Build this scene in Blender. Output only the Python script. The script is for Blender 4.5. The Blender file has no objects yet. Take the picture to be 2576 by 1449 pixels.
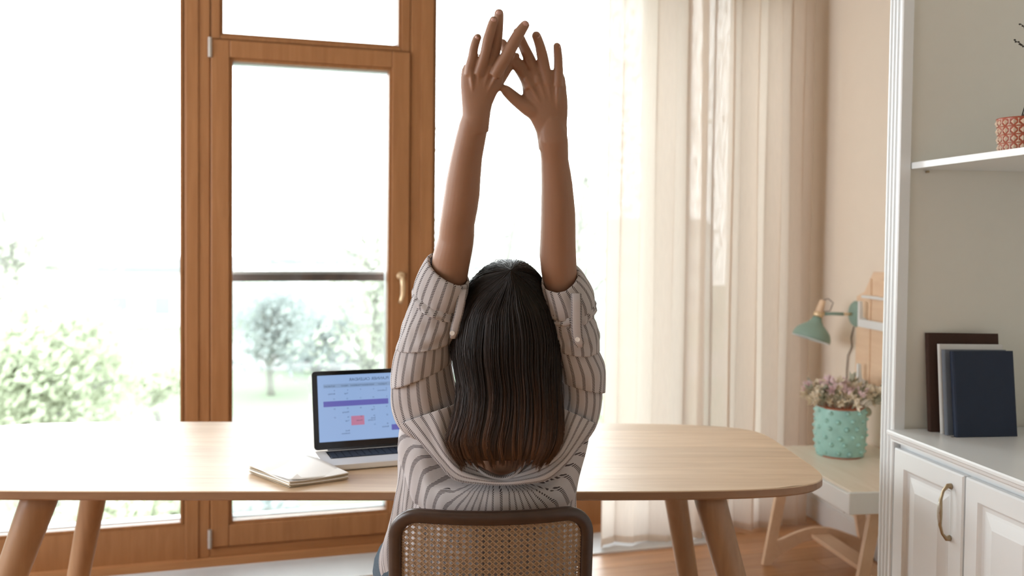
import bpy, bmesh, math, random
import numpy as np
from mathutils import Vector, Matrix, noise
random.seed(7)
R = math.radians
SC = bpy.context.scene
COL = SC.collection
pi = math.pi

# ------------------------------------------------------------------ camera, light, exposure
FPX, PPX, PPY, EYE = 2300.0, 1288.0, 669.0, 1.4          # focal length and principal point in photo pixels, eye height
PITCH, ROLL = R(1.76), R(0.6)
cam_d = bpy.data.cameras.new('camera')
cam = bpy.data.objects.new('camera', cam_d); COL.objects.link(cam)
cam_d.sensor_width = 36.0
cam_d.lens = FPX / 2576 * 36
cam_d.shift_y = -(724.5 - PPY) / 2576
cam_d.clip_start, cam_d.clip_end = 0.05, 600
cam.matrix_world = Matrix.Translation((0, 0, EYE)) @ Matrix.Rotation(R(90) - PITCH, 4, 'X') @ Matrix.Rotation(ROLL, 4, 'Z')
cam_d.dof.use_dof = True
cam_d.dof.focus_distance = 2.03
cam_d.dof.aperture_fstop = 2.7
SC.camera = cam
vs = SC.view_settings
vs.view_transform = 'Standard'; vs.look = 'None'; vs.gamma = 1.0; vs.use_curve_mapping = False
vs.exposure = 0.86
SC.display_settings.display_device = 'sRGB'
world = bpy.data.worlds.new('overcast sky'); SC.world = world
world.use_nodes = True
wn = world.node_tree.nodes; wl = world.node_tree.links
bg = wn['Background']
bg.inputs[0].default_value = (0.93, 0.965, 1.0, 1); bg.inputs[1].default_value = 5.4
SC.cycles.max_bounces = 10; SC.cycles.diffuse_bounces = 6; SC.cycles.glossy_bounces = 4
SC.cycles.transmission_bounces = 6; SC.cycles.transparent_max_bounces = 24
SC.cycles.sample_clamp_indirect = 6.0; SC.cycles.caustics_reflective = False; SC.cycles.caustics_refractive = False

def portal(name, M, w, h):
    l = bpy.data.lights.new(name, 'AREA'); l.shape = 'RECTANGLE'; l.size = w; l.size_y = h
    l.cycles.is_portal = True
    o = bpy.data.objects.new(name, l); COL.objects.link(o); o.matrix_world = M
    return o

_r = Vector((1, 0, 0)); _u = Vector((0, math.sin(PITCH), math.cos(PITCH)))
RT = _r * math.cos(ROLL) + _u * math.sin(ROLL); UP = -_r * math.sin(ROLL) + _u * math.cos(ROLL)
FW = Vector((0, math.cos(PITCH), -math.sin(PITCH))); CC = Vector((0, 0, EYE))
def ray(x, y): return FW + RT * ((x - PPX) / FPX) - UP * ((y - PPY) / FPX)
def atY(x, y, d): v = ray(x, y); return CC + v * (d / v.y)
def atZ(x, y, z): v = ray(x, y); return CC + v * ((z - EYE) / v.z)
def atP(x, y, P, n): v = ray(x, y); return CC + v * ((Vector(P) - CC).dot(Vector(n)) / v.dot(Vector(n)))

# ------------------------------------------------------------------ materials
def newmat(name):
    m = bpy.data.materials.new(name); m.use_nodes = True
    return m, m.node_tree.nodes, m.node_tree.links, m.node_tree.nodes['Principled BSDF']
def setin(b, **k):
    for n, v in k.items():
        b.inputs[n.replace('_', ' ')].default_value = v
def c4(c): return (c[0], c[1], c[2], 1.0)
def plain(name, c, rough=0.5, spec=0.5, metal=0.0, noise_amt=0.06, nscale=12, bump=0.0, bscale=200, **k):
    m, n, l, b = newmat(name)
    setin(b, Roughness=rough, Metallic=metal); b.inputs['Specular IOR Level'].default_value = spec
    for kk, v in k.items(): b.inputs[kk.replace('_', ' ')].default_value = v
    tc = n.new('ShaderNodeTexCoord'); nz = n.new('ShaderNodeTexNoise')
    nz.inputs['Scale'].default_value = nscale; nz.inputs['Detail'].default_value = 4
    l.new(tc.outputs['Object'], nz.inputs['Vector'])
    mx = n.new('ShaderNodeMix'); mx.data_type = 'RGBA'
    mx.inputs[6].default_value = c4([v * (1 - noise_amt) for v in c]); mx.inputs[7].default_value = c4([min(1, v * (1 + noise_amt)) for v in c])
    l.new(nz.outputs[0], mx.inputs[0]); l.new(mx.outputs[2], b.inputs['Base Color'])
    if bump:
        n2 = n.new('ShaderNodeTexNoise'); n2.inputs['Scale'].default_value = bscale; l.new(tc.outputs['Object'], n2.inputs['Vector'])
        bp = n.new('ShaderNodeBump'); bp.inputs['Strength'].default_value = bump; bp.inputs['Distance'].default_value = 0.002
        l.new(n2.outputs[0], bp.inputs['Height']); l.new(bp.outputs[0], b.inputs['Normal'])
    return m
def wood(name, c1, c2, stretch=(1, 12, 12), rough=0.4, spec=0.5, scale=3.0, coat=0.0, rnd=0.0, knots=False):
    m, n, l, b = newmat(name)
    setin(b, Roughness=rough); b.inputs['Specular IOR Level'].default_value = spec
    b.inputs['Coat Weight'].default_value = coat; b.inputs['Coat Roughness'].default_value = 0.42
    tc = n.new('ShaderNodeTexCoord'); mp = n.new('ShaderNodeMapping'); mp.inputs['Scale'].default_value = stretch
    l.new(tc.outputs['Object'], mp.inputs['Vector'])
    oi = n.new('ShaderNodeObjectInfo'); add = n.new('ShaderNodeVectorMath'); add.operation = 'ADD'
    sc_ = n.new('ShaderNodeVectorMath'); sc_.operation = 'SCALE'; sc_.inputs['Scale'].default_value = 37.0 if rnd else 0.0
    cmb = n.new('ShaderNodeCombineXYZ')
    for i in range(3): l.new(oi.outputs['Random'], cmb.inputs[i])
    l.new(cmb.outputs[0], sc_.inputs[0]); l.new(mp.outputs[0], add.inputs[0]); l.new(sc_.outputs[0], add.inputs[1])
    nz = n.new('ShaderNodeTexNoise'); nz.inputs['Scale'].default_value = scale; nz.inputs['Detail'].default_value = 8; nz.inputs['Roughness'].default_value = 0.62; nz.inputs['Distortion'].default_value = 0.6
    l.new(add.outputs[0], nz.inputs['Vector'])
    cr = n.new('ShaderNodeValToRGB'); cr.color_ramp.elements[0].position = 0.3; cr.color_ramp.elements[1].position = 0.72
    cr.color_ramp.elements[0].color = c4(c2); cr.color_ramp.elements[1].color = c4(c1)
    l.new(nz.outputs[0], cr.inputs[0])
    out = cr.outputs[0]
    if rnd:
        hs = n.new('ShaderNodeHueSaturation'); mr = n.new('ShaderNodeMapRange'); mr.inputs[3].default_value = 1 - rnd; mr.inputs[4].default_value = 1 + rnd
        l.new(oi.outputs['Random'], mr.inputs[0]); l.new(mr.outputs[0], hs.inputs['Value']); l.new(out, hs.inputs['Color']); out = hs.outputs[0]
    l.new(out, b.inputs['Base Color'])
    bp = n.new('ShaderNodeBump'); bp.inputs['Strength'].default_value = 0.08; bp.inputs['Distance'].default_value = 0.002
    l.new(nz.outputs[0], bp.inputs['Height']); l.new(bp.outputs[0], b.inputs['Normal'])
    return m

M = {}
M['wall'] = plain('cream wall paint', (0.82, 0.74, 0.64), 0.8, 0.2, noise_amt=0.02, bump=0.1)
M['ceil'] = plain('ceiling paint', (0.8, 0.78, 0.74), 0.9, 0.1, noise_amt=0.01)
M['white'] = plain('white lacquer', (0.77, 0.80, 0.815), 0.28, 0.5, noise_amt=0.015)
M['inner'] = plain('pale grey panel laminate', (0.70, 0.695, 0.64), 0.55, 0.3, noise_amt=0.02)
M['frame'] = wood('orange pine window timber', (0.42, 0.205, 0.085), (0.33, 0.15, 0.058), (10, 10, 0.7), 0.42, 0.4, 4)
M['frameh'] = wood('orange pine timber rail', (0.42, 0.205, 0.085), (0.33, 0.15, 0.058), (0.7, 10, 10), 0.42, 0.4, 4)
M['floor'] = wood('oiled floor board', (0.58, 0.31, 0.14), (0.44, 0.21, 0.09), (0.8, 9, 9), 0.34, 0.6, 4, coat=0.3, rnd=0.14)
M['subfloor'] = plain('dark joint', (0.12, 0.06, 0.03), 0.8)
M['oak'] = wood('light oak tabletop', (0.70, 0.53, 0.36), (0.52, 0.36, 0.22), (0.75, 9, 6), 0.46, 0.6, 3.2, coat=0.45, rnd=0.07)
M['oakshade'] = wood('shade-darkened oak', (0.34, 0.20, 0.115), (0.24, 0.135, 0.075), (1, 9, 6), 0.4, 0.5, 3)  # same oak, darkened to paint the shade on the table's backlit edge
M['oakleg'] = wood('turned oak leg', (0.42, 0.26, 0.15), (0.31, 0.18, 0.10), (9, 9, 0.9), 0.38, 0.5, 3)
M['birch'] = wood('birch plywood', (0.84, 0.64, 0.46), (0.76, 0.55, 0.38), (1, 8, 8), 0.45, 0.4, 3)
M['desktopm'] = wood('pale maple desktop', (0.90, 0.82, 0.72), (0.82, 0.73, 0.62), (1, 8, 8), 0.35, 0.5, 3)
M['alu'] = plain('pale aluminium cladding', (0.66, 0.68, 0.69), 0.4, 0.5, noise_amt=0.02)
M['hinge'] = plain('grey hinge cap', (0.55, 0.53, 0.50), 0.35, 0.5, metal=0.3)
M['brass'] = plain('champagne handle metal', (0.80, 0.62, 0.40), 0.35, 0.5, metal=0.6)
M['bronze'] = plain('aged bronze', (0.36, 0.29, 0.19), 0.30, 0.5, metal=0.9, noise_amt=0.3, nscale=40)
M['bronzel'] = plain('worn pewter inlay', (0.52, 0.49, 0.43), 0.35, 0.5, metal=0.6, noise_amt=0.25, nscale=150)
M['grille'] = plain('silver grille slat', (0.78, 0.79, 0.80), 0.35, 0.5)
M['grilledark'] = plain('grille duct', (0.10, 0.10, 0.11), 0.7)
M['lampgreen'] = plain('sage green lacquer', (0.25, 0.37, 0.315), 0.5, 0.4)
M['cord'] = plain('grey textile cord', (0.20, 0.16, 0.13), 0.8)
M['corddark'] = plain('dark cable', (0.04, 0.04, 0.045), 0.6)
M['terra'] = plain('bare terracotta', (0.40, 0.13, 0.07), 0.75)
M['chairwood'] = wood('dark walnut lacquer', (0.052, 0.027, 0.017), (0.032, 0.016, 0.010), (3, 3, 3), 0.33, 0.5, 6)
M['cane'] = plain('woven cane', (0.33, 0.225, 0.14), 0.55, 0.3, noise_amt=0.18, nscale=160)
M['chrome'] = plain('chrome tube', (0.8, 0.8, 0.82), 0.08, 0.5, metal=1.0)
M['paper'] = plain('white paper', (0.90, 0.90, 0.89), 0.7, 0.2, noise_amt=0.01)
M['paperedge'] = plain('kraft paper edge', (0.50, 0.42, 0.31), 0.8, 0.2, noise_amt=0.2, nscale=90)
M['lapalu'] = plain('silver laptop metal', (0.78, 0.78, 0.77), 0.35, 0.5, metal=0.15, noise_amt=0.01)
M['lapblack'] = plain('black glass bezel', (0.006, 0.008, 0.010), 0.12, 0.5, noise_amt=0)
M['key'] = plain('black keycap', (0.012, 0.013, 0.016), 0.45, 0.4, noise_amt=0)
M['bookbrown'] = plain('dark brown linen cover', (0.050, 0.026, 0.019), 0.75, 0.2, noise_amt=0.2, nscale=300, bump=0.4, bscale=900)
M['bookwhite'] = plain('pale grey cover', (0.62, 0.63, 0.62), 0.5, 0.3)
M['bookgrey'] = plain('slate grey cover', (0.15, 0.175, 0.215), 0.55, 0.3)
M['booknavy'] = plain('navy blue cover', (0.008, 0.018, 0.045), 0.5, 0.4, bump=0.2, bscale=900)
M['jeans'] = plain('blue grey denim', (0.085, 0.115, 0.145), 0.85, 0.15, noise_amt=0.3, nscale=220, bump=0.5, bscale=700)
M['shoe'] = plain('white canvas shoe', (0.6, 0.6, 0.58), 0.8)
M['buttonm'] = plain('pearl button', (0.78, 0.77, 0.76), 0.25, 0.5)
M['nail'] = plain('fingernail', (0.50, 0.30, 0.25), 0.25, 0.6, noise_amt=0.02)
M['rail'] = plain('brown grey handrail', (0.20, 0.155, 0.15), 0.4, 0.4, noise_amt=0.25, nscale=3)
M['render'] = plain('white house render', (0.46, 0.46, 0.455), 0.85, noise_amt=0.03, nscale=0.4)
M['roof'] = plain('blue grey roof', (0.20, 0.215, 0.225), 0.8, nscale=0.5)
M['hglass'] = plain('house window', (0.18, 0.20, 0.215), 0.25, nscale=0.5)
M['lawn'] = plain('spring lawn', (0.165, 0.195, 0.145), 0.95, 0.05, noise_amt=0.16, nscale=0.22)
M['path'] = plain('pale gravel path', (0.22, 0.218, 0.215), 0.9, 0.05, noise_amt=0.06, nscale=0.6)
M['bark'] = plain('grey bark', (0.24, 0.24, 0.22), 0.9, 0.1, noise_amt=0.15)
def leafmat(name, c):
    m, n, l, b = newmat(name)
    n.remove(b); d = n.new('ShaderNodeBsdfDiffuse'); t = n.new('ShaderNodeBsdfTranslucent'); mx = n.new('ShaderNodeMixShader')
    nz = n.new('ShaderNodeTexNoise'); nz.inputs['Scale'].default_value = 0.9; tc = n.new('ShaderNodeTexCoord'); l.new(tc.outputs['Object'], nz.inputs['Vector'])
    cm = n.new('ShaderNodeMix'); cm.data_type = 'RGBA'; cm.inputs[6].default_value = c4([v * .82 for v in c]); cm.inputs[7].default_value = c4([v * 1.15 for v in c])
    l.new(nz.outputs[0], cm.inputs[0]); l.new(cm.outputs[2], d.inputs[0]); l.new(cm.outputs[2], t.inputs[0])
    mx.inputs[0].default_value = 0.4; l.new(d.outputs[0], mx.inputs[1]); l.new(t.outputs[0], mx.inputs[2]); l.new(mx.outputs[0], n['Material Output'].inputs[0])
    return m
M['leaf1'] = leafmat('fresh spring leaves', (0.42, 0.46, 0.345))
M['leaf2'] = leafmat('pale bud leaves', (0.42, 0.44, 0.37))
M['leaf3'] = leafmat('blue green leaves', (0.31, 0.345, 0.34))
M['petalp'] = plain('dried pink petals', (0.82, 0.66, 0.68), 0.9, 0.1, noise_amt=0.2, nscale=60)
M['petalc'] = plain('dried cream petals', (0.82, 0.74, 0.60), 0.9, 0.1, noise_amt=0.2, nscale=60)
M['petalg'] = plain('dried grey green leaves', (0.44, 0.44, 0.34), 0.9, 0.1, noise_amt=0.2, nscale=60)
M['twig'] = plain('dark twig', (0.03, 0.025, 0.02), 0.8)

# glass: clear panes that reflect by fresnel
m, n, l, b = newmat('window glass'); n.remove(b)
tr = n.new('ShaderNodeBsdfTransparent'); tr.inputs[0].default_value = (0.965, 0.98, 0.972, 1); gl = n.new('ShaderNodeBsdfGlossy'); gl.inputs['Roughness'].default_value = 0.01
fr = n.new('ShaderNodeFresnel'); fr.inputs[0].default_value = 1.45; mx = n.new('ShaderNodeMixShader')
l.new(fr.outputs[0], mx.inputs[0]); l.new(tr.outputs[0], mx.inputs[1]); l.new(gl.outputs[0], mx.inputs[2]); l.new(mx.outputs[0], n['Material Output'].inputs[0]); M['glass'] = m

# sheer curtain
m, n, l, b = newmat('sheer beige curtain cloth'); n.remove(b)
d = n.new('ShaderNodeBsdfDiffuse'); t = n.new('ShaderNodeBsdfTranslucent'); tp = n.new('ShaderNodeBsdfTransparent')
d.inputs[0].default_value = (0.66, 0.53, 0.42, 1); t.inputs[0].default_value = (0.88, 0.79, 0.70, 1)
a = n.new('ShaderNodeMixShader'); a.inputs[0].default_value = 0.6; l.new(d.outputs[0], a.inputs[1]); l.new(t.outputs[0], a.inputs[2])
tc = n.new('ShaderNodeTexCoord'); mp = n.new('ShaderNodeMapping'); mp.inputs['Scale'].default_value = (260, 260, 14); nz = n.new('ShaderNodeTexNoise'); nz.inputs['Scale'].default_value = 1.0
l.new(tc.outputs['Object'], mp.inputs[0]); l.new(mp.outputs[0], nz.inputs['Vector'])
mr = n.new('ShaderNodeMapRange'); mr.inputs[1].default_value = 0.3; mr.inputs[2].default_value = 0.7; mr.inputs[3].default_value = 0.0; mr.inputs[4].default_value = 0.07
l.new(nz.outputs[0], mr.inputs[0])
a2 = n.new('ShaderNodeMixShader'); l.new(mr.outputs[0], a2.inputs[0]); l.new(a.outputs[0], a2.inputs[1]); l.new(tp.outputs[0], a2.inputs[2]); l.new(a2.outputs[0], n['Material Output'].inputs[0])
M['curtain'] = m

# skin
m, n, l, b = newmat('skin')
setin(b, Roughness=0.48); b.inputs['Specular IOR Level'].default_value = 0.4
b.inputs['Subsurface Weight'].default_value = 0.12; b.inputs['Subsurface Radius'].default_value = (0.9, 0.35, 0.2); b.inputs['Subsurface Scale'].default_value = 0.012
tc = n.new('ShaderNodeTexCoord'); nz = n.new('ShaderNodeTexNoise'); nz.inputs['Scale'].default_value = 9; nz.inputs['Detail'].default_value = 5; l.new(tc.outputs['Object'], nz.inputs['Vector'])
cm = n.new('ShaderNodeMix'); cm.data_type = 'RGBA'; cm.inputs[6].default_value = (0.27, 0.146, 0.090, 1); cm.inputs[7].default_value = (0.33, 0.182, 0.115, 1)
l.new(nz.outputs[0], cm.inputs[0]); l.new(cm.outputs[2], b.inputs['Base Color'])
n2 = n.new('ShaderNodeTexNoise'); n2.inputs['Scale'].default_value = 420; l.new(tc.outputs['Object'], n2.inputs['Vector']); bp = n.new('ShaderNodeBump'); bp.inputs['Strength'].default_value = 0.12; bp.inputs['Distance'].default_value = 0.001
l.new(n2.outputs[0], bp.inputs['Height']); l.new(bp.outputs[0], b.inputs['Normal']); M['skin'] = m

# shirt cloth with hatched stripes; UV in metres, u across the stripes, v along them
m, n, l, b = newmat('striped shirt cotton')
setin(b, Roughness=0.8); b.inputs['Specular IOR Level'].default_value = 0.15
uv = n.new('ShaderNodeUVMap'); sp = n.new('ShaderNodeSeparateXYZ'); l.new(uv.outputs[0], sp.inputs[0])
def math_(op, a_, b_=None):
    q = n.new('ShaderNodeMath'); q.operation = op
    for i, v in enumerate((a_, b_)):
        if v is None: continue
        if isinstance(v, (int, float)): q.inputs[i].default_value = v
        else: l.new(v, q.inputs[i])
    return q.outputs[0]
fu = math_('FRACT', math_('DIVIDE', sp.outputs[0], 0.0200))
cen = math_('ABSOLUTE', math_('SUBTRACT', fu, 0.5))
stripe = math_('LESS_THAN', cen, 0.155)
hv = math_('ADD', sp.outputs[1], math_('MULTIPLY', sp.outputs[0], 0.55))
hatch = math_('LESS_THAN', math_('FRACT', math_('DIVIDE', hv, 0.0036)), 0.56)
mask = math_('MULTIPLY', stripe, hatch)
mask = math_('MULTIPLY', mask, 0.93)
nz = n.new('ShaderNodeTexNoise'); nz.inputs['Scale'].default_value = 14; tc = n.new('ShaderNodeTexCoord'); l.new(tc.outputs['Object'], nz.inputs['Vector'])
cm = n.new('ShaderNodeMix'); cm.data_type = 'RGBA'; cm.inputs[6].default_value = (0.52, 0.495, 0.50, 1); cm.inputs[7].default_value = (0.58, 0.55, 0.555, 1); l.new(nz.outputs[0], cm.inputs[0])
c2 = n.new('ShaderNodeMix'); c2.data_type = 'RGBA'; c2.inputs[7].default_value = (0.055, 0.042, 0.045, 1); l.new(mask, c2.inputs[0]); l.new(cm.outputs[2], c2.inputs[6])
l.new(c2.outputs[2], b.inputs['Base Color'])
tl = n.new('ShaderNodeBsdfTranslucent'); l.new(c2.outputs[2], tl.inputs[0]); ms = n.new('ShaderNodeMixShader'); ms.inputs[0].default_value = 0.2
l.new(b.outputs[0], ms.inputs[1]); l.new(tl.outputs[0], ms.inputs[2]); l.new(ms.outputs[0], n['Material Output'].inputs[0])
n3 = n.new('ShaderNodeTexNoise'); n3.inputs['Scale'].default_value = 26; n3.inputs['Detail'].default_value = 3; l.new(tc.outputs['Object'], n3.inputs['Vector'])
bp = n.new('ShaderNodeBump'); bp.inputs['Strength'].default_value = 0.35; bp.inputs['Distance'].default_value = 0.006; l.new(n3.outputs[0], bp.inputs['Height']); l.new(bp.outputs[0], b.inputs['Normal']); l.new(bp.outputs[0], tl.inputs['Normal'])
M['shirt'] = m

# hair: near-black roots, brown tips; UV.y runs root to tip, UV.x is a per-strand value
m, n, l, b = newmat('dark brown hair')
setin(b, Roughness=0.42); b.inputs['Specular IOR Level'].default_value = 0.32
uv = n.new('ShaderNodeUVMap'); sp = n.new('ShaderNodeSeparateXYZ'); l.new(uv.outputs[0], sp.inputs[0])
cr = n.new('ShaderNodeValToRGB'); e = cr.color_ramp.elements; e[0].position = 0.0; e[0].color = (0.012, 0.0075, 0.0052, 1); e[1].position = 1.0; e[1].color = (0.115, 0.050, 0.020, 1)
x_ = e.new(0.55); x_.color = (0.016, 0.0085, 0.0055, 1)
l.new(sp.outputs[1], cr.inputs[0])
hs = n.new('ShaderNodeHueSaturation'); mr = n.new('ShaderNodeMapRange'); mr.inputs[3].default_value = 0.55; mr.inputs[4].default_value = 1.7; l.new(sp.outputs[0], mr.inputs[0]); l.new(mr.outputs[0], hs.inputs['Value']); l.new(cr.outputs[0], hs.inputs['Color'])
l.new(hs.outputs[0], b.inputs['Base Color']); M['hair'] = m

# turquoise glaze
m = plain('turquoise mottled glaze', (0.35, 0.64, 0.60), 0.22, 0.6, noise_amt=0.35, nscale=18, bump=0.2, bscale=60); M['glaze'] = m
M['redglaze'] = plain('brick red glaze', (0.36, 0.085, 0.045), 0.3, 0.5, noise_amt=0.1)
M['creamglaze'] = plain('cream raised glaze', (0.66, 0.52, 0.40), 0.3, 0.5, noise_amt=0.05)
def emis(name, c, s=1.0, rough=0.15):
    m, n, l, b = newmat(name); setin(b, Roughness=rough); b.inputs['Base Color'].default_value = (0.01, 0.01, 0.012, 1)
    b.inputs['Emission Color'].default_value = c4(c); b.inputs['Emission Strength'].default_value = s; return m
ES = 0.62
M['scr'] = emis('lit calendar screen', (0.25, 0.37, 0.60), ES); M['scrhead'] = emis('screen header band', (0.205, 0.30, 0.47), ES)
M['scrpurple'] = emis('purple screen bar', (0.105, 0.105, 0.36), ES); M['scrpink'] = emis('pink screen square', (0.42, 0.17, 0.27), ES)
M['scrtext'] = emis('dark screen text', (0.035, 0.06, 0.11), ES)

# ------------------------------------------------------------------ geometry helpers
WM = {}                                                 # world matrix of every root / part
class G:
    def __init__(s): s.v = []; s.f = []; s.uv = []; s.mi = []
    def add(s, vs_, fs, uvs=None, mi=0):
        o = len(s.v); s.v += [tuple(q) for q in vs_]; s.uv += (list(uvs) if uvs is not None else [(0, 0)] * len(vs_))
        for f in fs: s.f.append(tuple(i + o for i in f)); s.mi.append(mi)
        return s
    def box(s, x0, x1, y0, y1, z0, z1, mi=0, M_=None):
        v = [Vector((x, y, z)) for z in (z0, z1) for y in (y0, y1) for x in (x0, x1)]
        if M_ is not None: v = [M_ @ q for q in v]
        return s.add(v, [(0, 2, 3, 1), (4, 5, 7, 6), (0, 1, 5, 4), (2, 6, 7, 3), (0, 4, 6, 2), (1, 3, 7, 5)], mi=mi)
    def prism(s, pts, y0, y1, ax='y', mi=0):            # polygon in (x,z) extruded along y, or (x,y) along z
        k = len(pts)
        mk_ = (lambda p, t: (p[0], t, p[1])) if ax == 'y' else ((lambda p, t: (p[0], p[1], t)) if ax == 'z' else (lambda p, t: (t, p[0], p[1])))
        v = [mk_(p, y0) for p in pts] + [mk_(p, y1) for p in pts]
        return s.add(v, [tuple(range(k))[::-1], tuple(range(k, 2 * k))] + [(i, (i + 1) % k, (i + 1) % k + k, i + k) for i in range(k)], mi=mi)
    def loft(s, rings, cap=True, closed=True, uvs=None, mi=0):
        k = len(rings[0]); v = [p for r in rings for p in r]; f = []
        for i in range(len(rings) - 1):
            for j in range(k if closed else k - 1):
                a_, b_ = i * k + j, i * k + (j + 1) % k
                f.append((a_, b_, b_ + k, a_ + k))
        if cap and closed: f.append(tuple(range(k))[::-1]); f.append(tuple(range((len(rings) - 1) * k, len(rings) * k)))
        return s.add(v, f, uvs, mi)
    def tube(s, pts, rad, k=10, cap=True, mi=0, uvs=None):
        pts = [Vector(p) for p in pts]; rings = []; prev = None
        for i, p in enumerate(pts):
            t = (pts[min(i + 1, len(pts) - 1)] - pts[max(i - 1, 0)]).normalized()
            if prev is None:
                prev = t.orthogonal().normalized()
            a_ = (prev - t * prev.dot(t)).normalized(); prev = a_; b_ = t.cross(a_)
            r = rad[i] if isinstance(rad, (list, tuple)) else rad
            rings.append([p + (a_ * math.cos(2 * pi * j / k) + b_ * math.sin(2 * pi * j / k)) * r for j in range(k)])
        return s.loft(rings, cap, mi=mi, uvs=uvs)
    def lathe(s, prof, c=(0, 0, 0), k=32, Mx=None, mi=0, cap=True):
        rings = [[Vector((r * math.cos(2 * pi * j / k), r * math.sin(2 * pi * j / k), z)) for j in range(k)] for r, z in prof]
        if Mx is not None: rings = [[Mx @ p for p in r] for r in rings]
        rings = [[p + Vector(c) for p in r] for r in rings]
        return s.loft(rings, cap, mi=mi)
    def ball(s, c, r, k=12, q=8, sc=(1, 1, 1), mi=0):
        c = Vector(c)
        rings = [[c + Vector((r * sc[0] * math.sin(a_) * math.cos(2 * pi * j / k), r * sc[1] * math.sin(a_) * math.sin(2 * pi * j / k), r * sc[2] * math.cos(a_))) for j in range(k)] for a_ in [pi * (i + .02) / (q + .04) for i in range(q + 1)]]
        return s.loft(rings, True, mi=mi)
def mk(name, g, mat, parent=None, smooth=False, bevel=0, local=False, solid=0, uv=False, recalc=True):
    me = bpy.data.meshes.new(name)
    V = [Vector(p) for p in g.v]
    if parent is not None and not local:
        I = WM[parent].inverted(); V = [I @ p for p in V]
    me.from_pydata([tuple(p) for p in V], [], g.f)
    mats = mat if isinstance(mat, (list, tuple)) else [mat]
    for q in mats: me.materials.append(q)
    if len(mats) > 1: me.polygons.foreach_set('material_index', g.mi)
    if uv:
        ul = me.uv_layers.new(name='UVMap')
        vi = np.zeros(len(me.loops), dtype=np.int32); me.loops.foreach_get('vertex_index', vi)
        ul.data.foreach_set('uv', np.array(g.uv, dtype=np.float32)[vi].ravel())
    if recalc:
        bm = bmesh.new(); bm.from_mesh(me); bmesh.ops.recalc_face_normals(bm, faces=bm.faces); bm.to_mesh(me); bm.free()
    o = bpy.data.objects.new(name, me); COL.objects.link(o)
    if parent is not None: o.parent = parent; WM[o] = WM[parent]
    else: WM[o] = Matrix.Identity(4)
    if smooth:
        me.polygons.foreach_set('use_smooth', [True] * len(me.polygons))
    if bevel:
        bv = o.modifiers.new('bevel', 'BEVEL'); bv.width = bevel; bv.segments = 2; bv.limit_method = 'ANGLE'; bv.angle_limit = R(40)
    if solid:
        sm = o.modifiers.new('thickness', 'SOLIDIFY'); sm.thickness = solid; sm.offset = 0
    return o
def thing(name, label, cat, loc=(0, 0, 0), rz=0, group=None, kind=None):
    o = bpy.data.objects.new(name, None); COL.objects.link(o); o.location = loc; o.rotation_euler = (0, 0, rz)
    o.empty_display_size = 0.1
    WM[o] = Matrix.Translation(loc) @ Matrix.Rotation(rz, 4, 'Z')
    return tag(o, label, cat, group, kind)
def tag(o, label=None, cat=None, group=None, kind=None):
    if label: o['label'] = label
    if cat: o['category'] = cat
    if group: o['group'] = group
    if kind: o['kind'] = kind
    return o
def struct(o, label, cat='structure'): return tag(o, label, cat, kind='structure')

# local frames: window wall (x along wall to the right, y outwards) and right-hand wall (x towards camera, y into wall)
WO, WA = Vector((-0.592, 4.142, 0)), R(16.72)
WMX = Matrix.Translation(WO) @ Matrix.Rotation(WA, 4, 'Z')
RO, RA = Vector((1.530, 4.62, 0)), R(-81.9)
RMX = Matrix.Translation(RO) @ Matrix.Rotation(RA, 4, 'Z')
def wloc(x, y, n_=0.0):                                  # photo point on the plane n_ outwards from the window wall -> local
    P = WMX @ Vector((0, n_, 0)); nn = WMX.to_3x3() @ Vector((0, 1, 0)); return WMX.inverted() @ atP(x, y, P, nn)

# ------------------------------------------------------------------ room shell
CEIL = 2.9
wallB = -2.6
# floor: boards over a dark base
fl = mk('floor', G().box(-4.6, 3.2, -8.0, 0.10, -0.06, -0.014, M_=WMX), M['subfloor']); struct(fl, 'reddish oiled wooden floor of the room')
PW, PL = 0.135, 1.9
pl_me = None; GR0, GR1 = -0.31, -0.03                  # board field in window-wall axes; trench grille handled below
inv = WMX.inverted()
i = 0
pg = G().box(0.0008, PL - .0008, 0.0009, PW - .0009, -0.014, 0.0)
for row in range(-54, 1):
    off = (row * 0.617) % PL
    for kx in range(-3, 4):
        x0 = kx * PL - off; y0 = row * PW - 0.03
        c = WMX @ Vector((x0 + PL / 2, y0 + PW / 2, 0))
        if not (-4.0 < c.x < 2.7 and wallB - .2 < c.y < 5.2) or y0 > 0.0: continue
        if pl_me is None:
            o = mk('plank', pg, M['floor'], fl, local=True); pl_me = o.data
        else:
            o = bpy.data.objects.new('plank', pl_me); COL.objects.link(o); o.parent = fl
        if row >= -3 and y0 + PW > -0.375:             # leave the trench free
            pass
        o.matrix_local = WMX @ Matrix.Translation((x0, y0, 0)); WM[o] = fl and Matrix.Identity(4)
# walls
def wallbox(name, Mx, x0, x1, y0, y1, z0, z1, label, mat='wall'):
    o = mk(name, G().box(x0, x1, y0, y1, z0, z1, M_=Mx), M[mat]); return struct(o, label)
wallbox('wall_far', WMX, 1.90, 2.6, 0, 0.25, 0, CEIL, 'cream wall behind the curtain in the far right corner')
wallbox('wall_top', WMX, -2.75, 2.6, 0, 0.25, 2.74, CEIL, 'cream wall strip over the tall windows')
wallbox('wall_right', RMX, -0.3, 7.6, 0.0, 0.15, 0, CEIL, 'cream wall at the right behind the desk and lamp')
struct(mk('wall_left', G().box(-3.45, -3.30, wallB, 0.2, 0, CEIL).box(-3.45, -3.30, 2.7, 3.6, 0, CEIL).box(-3.45, -3.30, 0.2, 2.7, 0, 0.8).box(-3.45, -3.30, 0.2, 2.7, 2.5, CEIL), M['ceil']), 'white wall with an unseen window opening added for side light, at the left of the room')  # unseen opening, added to bring side light onto the right wall and cabinet
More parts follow.
